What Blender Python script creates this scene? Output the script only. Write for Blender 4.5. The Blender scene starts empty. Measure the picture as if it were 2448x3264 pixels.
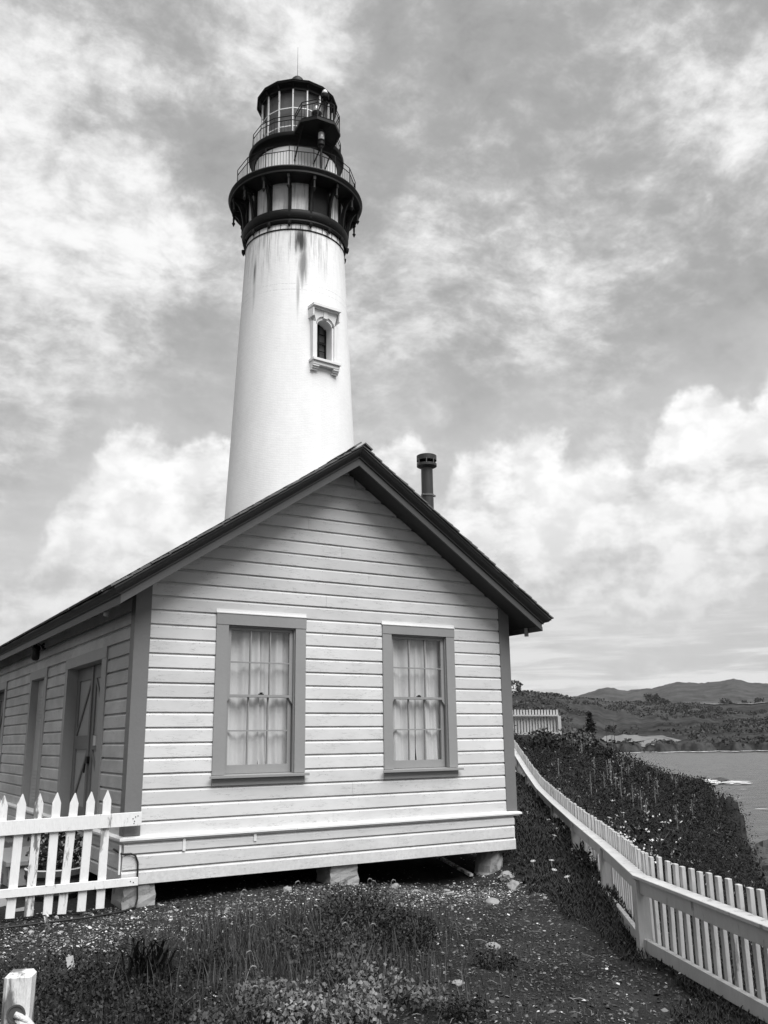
import bpy, bmesh, math, random
import numpy as np
from mathutils import Vector, Matrix

random.seed(7)
rng = np.random.default_rng(7)
R = math.radians
scene = bpy.context.scene
COL = scene.collection

# ------------------------------------------------------------------ camera, sky, sun, exposure
CAM = Vector((-3.3509, -11.6698, 2.0049))
cam_d = bpy.data.cameras.new('camera')
cam = bpy.data.objects.new('camera', cam_d)
COL.objects.link(cam)
c_r = Vector((0.85402584, -0.52008106, -0.01247238))
c_u = Vector((-0.11739354, -0.21601762, 0.96930653))
c_f = Vector((0.50681222, 0.82634864, 0.24553878))
m = Matrix.Identity(4)
for i in range(3):
    m[i][0] = c_r[i]; m[i][1] = c_u[i]; m[i][2] = -c_f[i]; m[i][3] = CAM[i]
cam.matrix_world = m
cam_d.sensor_width = 36
cam_d.sensor_fit = 'AUTO'
cam_d.lens = 31.455
cam_d.clip_start = 0.05
cam_d.clip_end = 30000
scene.camera = cam

SUN_EL, SUN_BEAR = 60.0, 178.0            # bearing measured from +Y towards +X
SUN_STRENGTH, SUN_ANGLE = 5.0, 46.0
SKY_STRENGTH = 0.1
HAZE = 0.00003
sun_d = bpy.data.lights.new('sun', 'SUN')
sun_d.energy = SUN_STRENGTH
sun_d.angle = R(SUN_ANGLE)
sun_d.color = (1, 1, 1)                   # the photograph is black and white
sun = bpy.data.objects.new('sun', sun_d)
COL.objects.link(sun)
sdir = Vector((math.sin(R(SUN_BEAR)) * math.cos(R(SUN_EL)), math.cos(R(SUN_BEAR)) * math.cos(R(SUN_EL)), math.sin(R(SUN_EL))))
sun.rotation_euler = sdir.to_track_quat('Z', 'Y').to_euler()

scene.view_settings.view_transform = 'Standard'
scene.view_settings.look = 'None'
scene.view_settings.exposure = 0.12
scene.view_settings.gamma = 1.0
scene.view_settings.use_curve_mapping = False


class NT:
    """tiny helper to write node graphs"""
    def __init__(self, tree):
        self.t = tree; self.n = tree.nodes; self.l = tree.links
    def node(self, typ, **kw):
        nd = self.n.new(typ)
        for k, v in kw.items():
            setattr(nd, k, v)
        return nd
    def put(self, sock, v):
        if isinstance(v, bpy.types.NodeSocket):
            self.l.new(v, sock)
        else:
            try:
                sock.default_value = v
            except TypeError:
                sock.default_value = (v, v, v, 1.0) if len(sock.default_value) == 4 else (v, v, v)
    def math(self, op, a, b=0.0, c=None, clamp=False):
        nd = self.node('ShaderNodeMath', operation=op, use_clamp=clamp)
        self.put(nd.inputs[0], a); self.put(nd.inputs[1], b)
        if c is not None: self.put(nd.inputs[2], c)
        return nd.outputs[0]
    def vmath(self, op, a, b=None, scale=None):
        nd = self.node('ShaderNodeVectorMath', operation=op)
        self.put(nd.inputs[0], a)
        if b is not None: self.put(nd.inputs[1], b)
        if scale is not None: self.put(nd.inputs['Scale'], scale)
        return nd.outputs['Value'] if op in ('DISTANCE', 'DOT_PRODUCT', 'LENGTH') else nd.outputs[0]
    def ramp(self, v, a, b, lo=0.0, hi=1.0, smooth=True):
        nd = self.node('ShaderNodeMapRange', interpolation_type='SMOOTHSTEP' if smooth else 'LINEAR', clamp=True)
        self.put(nd.inputs['Value'], v)
        nd.inputs['From Min'].default_value = a; nd.inputs['From Max'].default_value = b
        nd.inputs['To Min'].default_value = lo; nd.inputs['To Max'].default_value = hi
        return nd.outputs['Result']
    def noise(self, vec, scale=5.0, detail=3.0, rough=0.5, dist=0.0):
        nd = self.node('ShaderNodeTexNoise')
        if vec is not None: self.put(nd.inputs['Vector'], vec)
        nd.inputs['Scale'].default_value = scale; nd.inputs['Detail'].default_value = detail
        nd.inputs['Roughness'].default_value = rough; nd.inputs['Distortion'].default_value = dist
        return nd.outputs[0]
    def mix(self, f, a, b):                # scalar mix a->b
        nd = self.node('ShaderNodeMix', data_type='FLOAT')
        self.put(nd.inputs[0], f); self.put(nd.inputs[2], a); self.put(nd.inputs[3], b)
        return nd.outputs[0]
    def mapping(self, vec, scale=(1, 1, 1), loc=(0, 0, 0), rot=(0, 0, 0)):
        nd = self.node('ShaderNodeMapping')
        self.put(nd.inputs['Vector'], vec)
        nd.inputs['Scale'].default_value = scale; nd.inputs['Location'].default_value = loc
        nd.inputs['Rotation'].default_value = rot
        return nd.outputs[0]


# ---- sky: Nishita daylight reduced to grey (black and white photograph) with procedural clouds
world = bpy.data.worlds.new('World')
scene.world = world
world.use_nodes = True
w = NT(world.node_tree)
w.n.clear()
sky = w.node('ShaderNodeTexSky', sky_type='NISHITA', sun_disc=False)
sky.sun_elevation = R(SUN_EL)
sky.sun_rotation = R(SUN_BEAR)
sky.altitude = 10; sky.air_density = 1.0; sky.dust_density = 1.0; sky.ozone_density = 1.0
bw = w.node('ShaderNodeRGBToBW')
w.l.new(sky.outputs[0], bw.inputs[0])
tc = w.node('ShaderNodeTexCoord')
D = tc.outputs['Generated']
sep = w.node('ShaderNodeSeparateXYZ'); w.l.new(D, sep.inputs[0])
dz = sep.outputs[2]
hgt = w.math('MAXIMUM', w.math('ADD', dz, 0.22), 0.08)
px = w.math('DIVIDE', sep.outputs[0], hgt); py = w.math('DIVIDE', sep.outputs[1], hgt)
cmb = w.node('ShaderNodeCombineXYZ'); w.l.new(px, cmb.inputs[0]); w.l.new(py, cmb.inputs[1])
P = cmb.outputs[0]
# wind-drawn sheet clouds: billows on the sky sphere, drawn out a little by a warp, with finer streaks over them
wn = w.node('ShaderNodeTexNoise'); w.l.new(D, wn.inputs['Vector']); wn.inputs['Scale'].default_value = 4.0; wn.inputs['Detail'].default_value = 4.0
wv = w.vmath('SCALE', w.vmath('SUBTRACT', wn.outputs['Color'], (.5, .5, .5)), scale=0.07)
DW = w.vmath('ADD', D, wv)
nA = w.noise(w.mapping(DW, (1.0, 1.0, 1.25), (2.3, .4, 1.1)), 6.0, 12, 0.60, 0.0)
nB = w.noise(w.mapping(P, (1.0, 1.7, 1.0), (4.0, 2.0, 0), rot=(0, 0, R(12))), 7.5, 10, 0.62, 0.3)
nC = w.noise(w.mapping(D, (1, 1, 1), (9.0, 1.0, 0)), 2.2, 3, 0.5)
nF = w.noise(w.mapping(DW, (1.0, 1.0, 1.7), rot=(R(20), 0, 0)), 21.0, 9, 0.64, 0.0)
fine = w.math('ADD', w.math('ADD', w.math('MULTIPLY', nA, 0.50), w.math('MULTIPLY', nB, 0.14)), w.math('MULTIPLY', nF, 0.36))
bias = w.math('MULTIPLY', w.math('SUBTRACT', nC, 0.5), 0.12)
HI = [  # direction, radius, weight: where the sheet is thicker / thinner
 ((0.108, 0.825, 0.554), .12, .10), ((0.173, 0.792, 0.586), .07, .07), ((0.266, 0.818, 0.510), .075, .16), ((0.215, 0.853, 0.475), .06, .10),
 ((0.131, 0.896, 0.424), .16, .08), ((0.09, 0.86, 0.50), .08, .08), ((0.651, 0.503, 0.569), .12, .11), ((0.677, 0.447, 0.585), .07, .10),
 ((0.480, 0.695, 0.536), .06, .05), ((0.556, 0.659, 0.507), .09, .05), ((0.302, 0.671, 0.677), .08, .07), ((0.11, 0.74, 0.66), .08, .05),
 ((0.508, 0.591, 0.627), .14, -.05), ((0.52, 0.745, 0.42), .10, .05), ((0.645, 0.62, 0.45), .11, .02),
 ((0.151, 0.774, 0.615), .05, -.05), ((0.277, 0.763, 0.584), .06, -.10), ((0.293, 0.839, 0.458), .05, -.07), ((0.17, 0.84, 0.51), .045, -.06),
 ((0.637, 0.446, 0.630), .08, -.06), ((0.698, 0.534, 0.478), .10, -.03)]
for c, rad, wt in HI:
    d = w.vmath('DISTANCE', DW, c)
    bias = w.math('ADD', bias, w.ramp(d, rad * 1.7, 0.0, 0.0, wt))
cover = w.math('ADD', fine, bias)
sheet = w.math('ADD', w.ramp(cover, 0.33, 0.48, 0.0, 0.32), w.ramp(cover, 0.465, 0.605, 0.0, 0.68))
# cumulus heads and the bright bank near the horizon
nE = w.noise(D, 12.0, 8, 0.56, 0.0)
nE2 = w.noise(D, 34.0, 5, 0.6, 0.0)
edge = w.math('ADD', w.math('MULTIPLY', w.math('SUBTRACT', nE, 0.5), 0.16), w.math('MULTIPLY', w.math('SUBTRACT', nE2, 0.5), 0.035))
CU = [((0.294, 0.915, 0.250), .088), ((0.250, 0.940, 0.205), .070), ((0.335, 0.905, 0.265), .072), ((0.20, 0.96, 0.13), .07),
      ((0.527, 0.791, 0.312), .027), ((0.509, 0.812, 0.287), .034),
      ((0.607, 0.752, 0.262), .055), ((0.644, 0.715, 0.275), .05), ((0.774, 0.575, 0.272), .085), ((0.763, 0.61, 0.225), .10),
      ((0.70, 0.69, 0.21), .10), ((0.60, 0.775, 0.20), .09), ((0.81, 0.52, 0.25), .11)]
cu = None
for c, rad in CU:
    v = w.math('SUBTRACT', rad, w.math('ADD', w.vmath('DISTANCE', D, c), edge))
    cu = v if cu is None else w.math('SMOOTH_MAX', cu, v, 0.02)
cum = w.ramp(cu, -0.008, 0.018)
cum_soft = w.ramp(cu, -0.14, 0.02, 0.0, 0.5)
nS = w.noise(w.mapping(D, (1.0, 1.0, 2.0), (3, 3, 3)), 10.0, 8, 0.58, 0.1)
nL = w.noise(w.mapping(D, (1.0, 1.0, 9.0), (1, 5, 2)), 7.0, 6, 0.55, 0.3)
low = w.ramp(dz, 0.26, 0.07)                                   # pale milky air low down
lowc = w.math('MULTIPLY', low, w.ramp(nL, 0.36, 0.60, 0.45, 1.0))
clear = w.math('MULTIPLY', bw.outputs[0], 1.1)
clear = w.math('MINIMUM', w.math('MAXIMUM', clear, 2.9), 3.8)   # even out the gradient towards the sun
c1 = w.mix(sheet, clear, w.mix(w.ramp(cover, .54, .72), 5.4, 9.0))
c2 = w.mix(w.math('MULTIPLY', lowc, 0.9), c1, w.ramp(nL, 0.42, 0.60, 5.2, 7.6))
c3 = w.mix(cum_soft, c2, 6.8)
shade = w.math('MULTIPLY', w.ramp(nS, 0.36, 0.56, 0.25, 1.0), w.ramp(dz, 0.09, 0.29, 0.25, 1.0))
bil = w.noise(w.mapping(D, (1.0, 1.0, 1.3), (5, 1, 7)), 26.0, 7, 0.55, 0.15)
puff = w.math('ADD', w.mix(shade, 5.7, 8.7), w.ramp(bil, 0.34, 0.64, -0.9, 0.9))
c4 = w.mix(cum, c3, puff)
bg = w.node('ShaderNodeBackground')
w.l.new(c4, bg.inputs['Color'])
bg.inputs['Strength'].default_value = SKY_STRENGTH
wo = w.node('ShaderNodeOutputWorld')
w.l.new(bg.outputs[0], wo.inputs['Surface'])

# ------------------------------------------------------------------ materials (all grey)
def new_mat(name):
    mt = bpy.data.materials.new(name)
    mt.use_nodes = True
    k = NT(mt.node_tree)
    bs = k.n['Principled BSDF']
    return mt, k, bs

def gmat(name, v, rough=0.6, var=0.12, scale=2.5, bump=0.0, bscale=30.0, spec=0.3, metal=0.0, stretch=(1, 1, 1), wear=0.0, wear_v=0.2, wear_scale=9.0):
    """matte grey with soft tonal variation, fine relief and optional worn patches"""
    mt, k, bs = new_mat(name)
    oi = k.node('ShaderNodeObjectInfo')
    co = k.node('ShaderNodeTexCoord').outputs['Object']
    off = k.vmath('SCALE', (13.0, 7.0, 5.0), scale=oi.outputs['Random'])
    co = k.vmath('ADD', co, off)
    cs = k.mapping(co, stretch)
    n1 = k.noise(cs, scale, 5, 0.6)
    n2 = k.noise(cs, scale * 9, 3, 0.6)
    nn = k.math('ADD', k.math('MULTIPLY', n1, 0.65), k.math('MULTIPLY', n2, 0.35))
    col = k.ramp(nn, 0.25, 0.75, v * (1 - var), v * (1 + var), smooth=False)
    if wear > 0:
        nw = k.noise(cs, wear_scale, 6, 0.65)
        col = k.mix(k.ramp(nw, 1 - wear - 0.04, 1 - wear + 0.04), col, wear_v)
    k.put(bs.inputs['Base Color'], col)
    bs.inputs['Roughness'].default_value = rough
    bs.inputs['Specular IOR Level'].default_value = spec
    bs.inputs['Metallic'].default_value = metal
    if bump > 0:
        bp = k.node('ShaderNodeBump')
        bp.inputs['Strength'].default_value = bump
        bp.inputs['Distance'].default_value = 0.02
        k.l.new(k.noise(cs, bscale, 5, 0.6), bp.inputs['Height'])
        k.l.new(bp.outputs[0], bs.inputs['Normal'])
    return mt

def siding_mat(name, v, axis, dirt=.90):
    """white house paint on boards: wavy hairline cracks along the grain, faint grime"""
    mt, k, bs = new_mat(name)
    co = k.node('ShaderNodeTexCoord').outputs['Object']
    st = (1.0, 1.0, 7.0)
    g = k.mapping(co, st)
    n = k.noise(g, 3.1, 4, 0.62, 0.6)
    line = k.ramp(k.math('ABSOLUTE', k.math('SUBTRACT', n, 0.5)), 0.0, 0.010, 1.0, 0.0)
    gate = k.ramp(k.noise(k.mapping(co, (1, 1, 3), (4, 4, 4)), 2.3, 2, 0.5), 0.44, 0.58)
    crack = k.math('MULTIPLY', line, gate)
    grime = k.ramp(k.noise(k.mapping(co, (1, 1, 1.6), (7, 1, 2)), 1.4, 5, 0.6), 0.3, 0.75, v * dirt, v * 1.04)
    oi = k.node('ShaderNodeObjectInfo')
    grime = k.math('MULTIPLY', grime, k.ramp(oi.outputs['Random'], 0, 1, 0.90, 1.04, smooth=False))
    s3 = k.node('ShaderNodeSeparateXYZ'); k.l.new(co, s3.inputs[0])
    spl = k.math('MULTIPLY', k.ramp(k.math('ADD', s3.outputs[2], k.math('MULTIPLY', k.noise(co, 3, 5, .65), .5)), 0.72, 0.25), k.ramp(k.noise(co, 17, 5, .7), .40, .62))
    grime = k.mix(k.math('MULTIPLY', spl, .22), grime, v * .4)
    nx_ = k.math('ABSOLUTE', k.math('SUBTRACT', k.math('FRACT', k.math('ADD', k.math('MULTIPLY', s3.outputs[0], 1.64), k.math('MULTIPLY', oi.outputs['Random'], .2))), 0.5))
    nz_ = k.math('ABSOLUTE', k.math('SUBTRACT', k.math('FRACT', k.math('DIVIDE', s3.outputs[2], 0.19)), 0.68))
    nail = k.math('MULTIPLY', k.ramp(nx_, 0.006, 0.013, 1, 0), k.ramp(nz_, 0.02, 0.045, 1, 0))
    grime = k.mix(k.math('MULTIPLY', nail, .5), grime, .2)
    col = k.mix(k.math('MULTIPLY', crack, 0.65), grime, v * 0.3)
    k.put(bs.inputs['Base Color'], col)
    bs.inputs['Roughness'].default_value = 0.55
    bs.inputs['Specular IOR Level'].default_value = 0.25
    h = k.math('ADD', k.math('MULTIPLY', k.noise(k.mapping(co, (1, 1, 5)), 26, 4, 0.6), 0.25), k.math('MULTIPLY', crack, -0.8))
    bp = k.node('ShaderNodeBump'); bp.inputs['Strength'].default_value = 0.35; bp.inputs['Distance'].default_value = 0.008
    k.l.new(h, bp.inputs['Height']); k.l.new(bp.outputs[0], bs.inputs['Normal'])
    return mt

def tower_mat():
    """white painted brickwork with rain streaks below the gallery"""
    mt, k, bs = new_mat('white_painted_brick')
    co = k.node('ShaderNodeTexCoord').outputs['Object']
    s = k.node('ShaderNodeSeparateXYZ'); k.l.new(co, s.inputs[0])
    th = k.math('ARCTAN2', s.outputs[0], s.outputs[1])
    u = k.math('MULTIPLY', th, 2.6); z = s.outputs[2]
    c = k.node('ShaderNodeCombineXYZ'); k.l.new(u, c.inputs[0]); k.l.new(z, c.inputs[1])
    uv = c.outputs[0]
    br = k.node('ShaderNodeTexBrick')
    k.l.new(uv, br.inputs['Vector'])
    br.inputs['Scale'].default_value = 1.0
    br.inputs['Brick Width'].default_value = 0.24; br.inputs['Row Height'].default_value = 0.078
    br.inputs['Mortar Size'].default_value = 0.010; br.inputs['Mortar Smooth'].default_value = 0.6
    br.inputs['Color1'].default_value = (1, 1, 1, 1); br.inputs['Color2'].default_value = (.7, .7, .7, 1); br.inputs['Mortar'].default_value = (.1, .1, .1, 1)
    # streaks
    su = k.mapping(uv, (3.2, 0.22, 1))
    ns = k.noise(su, 1.5, 6, 0.65)
    nf = k.noise(k.mapping(uv, (9.0, 0.5, 1), (3, 3, 0)), 1.5, 5, 0.65)
    zt = k.ramp(z, 20.2, 24.3)
    st = k.math('MULTIPLY', k.ramp(k.math('ADD', k.math('MULTIPLY', ns, .6), k.math('MULTIPLY', nf, .4)), 0.47, 0.66), k.math('POWER', zt, 1.5))
    dark = k.math('MULTIPLY', st, 0.72)
    def blot(th0, z0, wu, wz, amt, dark):
        a = k.math('DIVIDE', k.math('SUBTRACT', u, R(th0) * 2.6), wu)
        b = k.math('DIVIDE', k.math('SUBTRACT', z, z0), wz)
        r = k.math('SQRT', k.math('ADD', k.math('MULTIPLY', a, a), k.math('MULTIPLY', b, b)))
        r = k.math('ADD', r, k.math('MULTIPLY', k.math('SUBTRACT', k.math('ADD', k.math('MULTIPLY', ns, .5), k.math('MULTIPLY', nf, .5)), 0.5), 2.6))
        return k.math('MAXIMUM', dark, k.ramp(r, 1.25, 0.1, 0.0, amt))
    for a in [(-106, 22.3, .13, .85, .8), (-107, 21.2, .10, 1.1, .28), (-160, 23.5, .40, .95, 1.0), (-163, 22.3, .30, 1.2, .75), (-158, 20.9, .10, 1.3, .5),
              (-125, 23.2, .03, 1.2, .6), (-149, 23.5, .05, .7, .6), (-172, 23.6, .05, .5, .5), (-118, 23.6, .12, .5, .4), (178, 23.4, .12, .5, .35)]:
        dark = blot(*a, dark)
    # old iron-band lines
    for z0, t0, t1 in ((21.33, -150, -99), (21.05, -110, -99)):
        ln = k.ramp(k.math('ABSOLUTE', k.math('SUBTRACT', k.math('ADD', z, k.math('MULTIPLY', nf, .04)), z0)), 0.0, 0.03, 0.3, 0.0)
        dark = k.math('MAXIMUM', dark, k.math('MULTIPLY', ln, k.ramp(nf, .4, .6)))
    grime = k.ramp(k.math('ADD', k.math('MULTIPLY', k.noise(k.mapping(uv, (1, .35, 1), (9, 2, 0)), 0.9, 6, 0.6), .6), k.math('MULTIPLY', k.noise(k.mapping(uv, (1, 2.6, 1), (2, 2, 0)), 3.0, 5, 0.65), .4)), 0.32, 0.68, 0.78, 0.88)
    col = k.mix(dark, grime, 0.04)
    k.put(bs.inputs['Base Color'], col)
    bs.inputs['Roughness'].default_value = 0.7
    bs.inputs['Specular IOR Level'].default_value = 0.2
    hh = k.math('ADD', br.outputs['Color'], k.math('MULTIPLY', k.noise(co, 9, 4, .6), 0.8))
    bp = k.node('ShaderNodeBump'); bp.inputs['Strength'].default_value = 0.28; bp.inputs['Distance'].default_value = 0.02
    k.l.new(hh, bp.inputs['Height']); k.l.new(bp.outputs[0], bs.inputs['Normal'])
    return mt

def glass_mat(name, refl=1.0, tint=0.92, ro=0.03):
    mt, k, bs = new_mat(name)
    k.n.remove(bs)
    tr = k.node('ShaderNodeBsdfTransparent'); tr.inputs[0].default_value = (tint, tint, tint, 1)
    gl = k.node('ShaderNodeBsdfGlossy'); gl.inputs['Roughness'].default_value = ro
    ge = k.node('ShaderNodeNewGeometry')            # two-sided Schlick reflectance, so a pane reads the same from both faces
    cs = k.math('ABSOLUTE', k.vmath('DOT_PRODUCT', ge.outputs['Incoming'], ge.outputs['Normal']))
    fr = k.math('ADD', 0.04, k.math('MULTIPLY', 0.96, k.math('POWER', k.math('SUBTRACT', 1.0, cs, clamp=True), 5.0)))
    mx = k.node('ShaderNodeMixShader')
    k.l.new(k.math('MULTIPLY', fr, refl, clamp=True), mx.inputs[0])
    k.l.new(tr.outputs[0], mx.inputs[1]); k.l.new(gl.outputs[0], mx.inputs[2])
    k.l.new(mx.outputs[0], k.n['Material Output'].inputs[0])
    return mt

def leaf_mat(name, v, var=0.45, scale=1.3, rough=0.55, trans=0.0):
    mt, k, bs = new_mat(name)
    co = k.node('ShaderNodeTexCoord').outputs['Object']
    n1 = k.noise(co, scale, 4, 0.6); n2 = k.noise(co, scale * 14, 2, 0.5)
    nn = k.math('ADD', k.math('MULTIPLY', n1, .5), k.math('MULTIPLY', n2, .5))
    k.put(bs.inputs['Base Color'], k.ramp(nn, .32, .68, v * (1 - var), v * (1 + var), smooth=False))
    bs.inputs['Roughness'].default_value = rough
    bs.inputs['Specular IOR Level'].default_value = 0.25
    return mt

M = {}
M['siding'] = siding_mat('white_siding_paint', 0.66, 0)
M['siding_shaded'] = siding_mat('stained_shaded_siding_paint', 0.54, 1, .74)  # grime blotches, plus a darker base that paints in the side wall's shade
M['white'] = gmat('white_paint', 0.74, 0.5, 0.07, 2.0, 0.15, 25)
M['fence'] = gmat('weathered_white_paint', 0.74, 0.6, 0.10, 3.0, 0.35, 30, stretch=(1, 1, .25), wear=0.38, wear_v=0.30)
M['fence2'] = gmat('old_white_paint', 0.47, 0.65, 0.16, 3.0, 0.3, 30, stretch=(1, 1, .3), wear=0.36, wear_v=0.22)
M['peel'] = gmat('peeling_white_paint', 0.70, 0.6, 0.10, 3.0, 0.5, 30, stretch=(1, 1, .22), wear=0.47, wear_v=0.16)
M['trim'] = gmat('grey_trim_paint', 0.27, 0.5, 0.07, 2.2, 0.12, 28)
M['corner'] = gmat('grey_corner_paint', 0.17, 0.5, 0.07, 2.2, 0.12, 28)
M['fascia'] = gmat('mid_grey_trim_paint', 0.085, 0.5, 0.10, 2.2, 0.12, 28)
M['trimdark'] = gmat('dark_grey_trim_paint', 0.045, 0.5, 0.10, 2.2, 0.12, 28)
M['doorpanel'] = gmat('door_panel_paint', 0.30, 0.5, 0.08, 2.2, 0.12, 28)
M['door'] = gmat('grey_door_paint', 0.15, 0.5, 0.08, 2.2, 0.12, 28)
M['doorpale'] = gmat('pale_door_paint', 0.42, 0.5, 0.08, 2.2, 0.12, 28)
M['shingle'] = gmat('weathered_shingle', 0.12, 0.85, 0.5, 2.0, 0.6, 22, stretch=(1, .3, 1))
M['core'] = gmat('dark_sheathing', 0.08, 0.9, 0.1)
M['curtain'] = gmat('curtain_cloth', 0.62, 0.9, 0.06, 3.0, stretch=(2, 2, .5))
M['glass'] = glass_mat('window_glass', 1.8, 0.95)
M['lglass'] = glass_mat('lantern_glass', 0.22, 0.8, 0.25)
M['iron'] = gmat('black_iron_paint', 0.008, 0.55, 0.3, 2.0, 0.3, 18, spec=0.18)
M['ironrust'] = gmat('grey_iron_paint', 0.016, 0.55, 0.4, 2.5, 0.35, 18, spec=0.2)
M['metal'] = gmat('sooty_flue_metal', 0.03, 0.4, 0.5, 1.6, 0.2, 12, spec=0.5, stretch=(2, 2, .4))
M['dullsteel'] = gmat('dull_steel', 0.12, 0.4, 0.3, spec=0.4)
M['steel'] = gmat('bright_steel', 0.5, 0.35, 0.1, spec=0.5)
M['brick'] = tower_mat()
M['panel'] = gmat('white_iron_panel', 0.86, 0.5, 0.06, 1.2, 0.15, 14, wear=0.26, wear_v=0.3)
M['muntin'] = gmat('pale_lantern_frame', 0.7, 0.5, 0.15, 4, wear=0.36, wear_v=0.15)
M['blind'] = gmat('lantern_blind', 0.20, 0.8, 0.12, 1.5)
M['concrete'] = gmat('flaking_concrete', 0.30, 0.8, 0.18, 2.5, 0.6, 14, wear=0.44, wear_v=0.13, wear_scale=3.2)
M['slab'] = gmat('grey_concrete_slab', 0.26, 0.8, 0.15, 1.5, 0.2, 20)
M['stone'] = gmat('pale_stone', 0.24, 0.8, 0.3, 6, 0.6, 12)
M['chip_pale'] = gmat('pale_chips', 0.5, 0.8, 0.3, 8)
M['chip_mid'] = gmat('grey_chips', 0.14, 0.85, 0.5, 8)
M['chip_dark'] = gmat('dark_litter', 0.045, 0.9, 0.5, 8)
M['rope'] = gmat('rope_fibre', 0.55, 0.9, 0.2, 12, 0.6, 60)
M['cable'] = gmat('black_cable', 0.02, 0.5, 0.1)
M['barrel'] = gmat('weathered_barrel', 0.10, 0.7, 0.2, 3, 0.3, 20)
M['rock'] = gmat('dark_shore_rock', 0.055, 0.85, 0.5, 1.2, 0.8, 3)
M['leaf_dark'] = leaf_mat('dark_leaf', 0.020)
M['leaf_mid'] = leaf_mat('mid_leaf', 0.065)
M['leaf_pale2'] = leaf_mat('grey_leaf', 0.10, 0.5)
M['leaf_mid2'] = leaf_mat('dusky_leaf', 0.038, 0.5)
M['leaf_pale'] = leaf_mat('pale_leaf', 0.17, 0.5)
M['leaf_ice'] = leaf_mat('ice_plant_leaf', 0.017, 0.5, 1.5, 0.45)
M['leaf_scrub'] = leaf_mat('scrub_leaf', 0.020, 0.45, 0.25, 0.9)
M['dry'] = leaf_mat('dry_stalk', 0.17, 0.5)
M['flower'] = gmat('white_petal', 0.6, 0.7, 0.1)
M['bark'] = gmat('bark', 0.06, 0.9, 0.3)
M['far_tree'] = leaf_mat('far_tree_leaf', 0.024, 0.4, 0.05)
M['foam'] = gmat('white_foam', 0.75, 0.8, 0.15, 0.15)

# ------------------------------------------------------------------ helpers
def tag(o, label=None, cat=None, group=None, kind=None):
    if label: o['label'] = label
    if cat: o['category'] = cat
    if group: o['group'] = group
    if kind: o['kind'] = kind
    return o

def empty(name, loc, label, cat, group=None):
    o = bpy.data.objects.new(name, None)
    o.empty_display_size = 0.2
    COL.objects.link(o)
    o.location = loc
    return tag(o, label, cat, group)

def link_mesh(name, me, parent=None, loc=None):
    o = bpy.data.objects.new(name, me)
    COL.objects.link(o)
    if parent is not None:
        o.parent = parent
        pw = WLOC.get(parent.name, Vector((0, 0, 0)))
        here = Vector(loc) if loc is not None else Vector((0, 0, 0))
        o.location = here - pw
        WLOC[o.name] = here
    else:
        if loc is not None: o.location = loc
        WLOC[o.name] = Vector(o.location)
    return o

WLOC = {}   # world location of every unrotated object, so children can be given in world coordinates
def thing(name, loc, label, cat, group=None):
    o = empty(name, loc, label, cat, group)
    WLOC[o.name] = Vector(loc)
    return o


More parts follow.
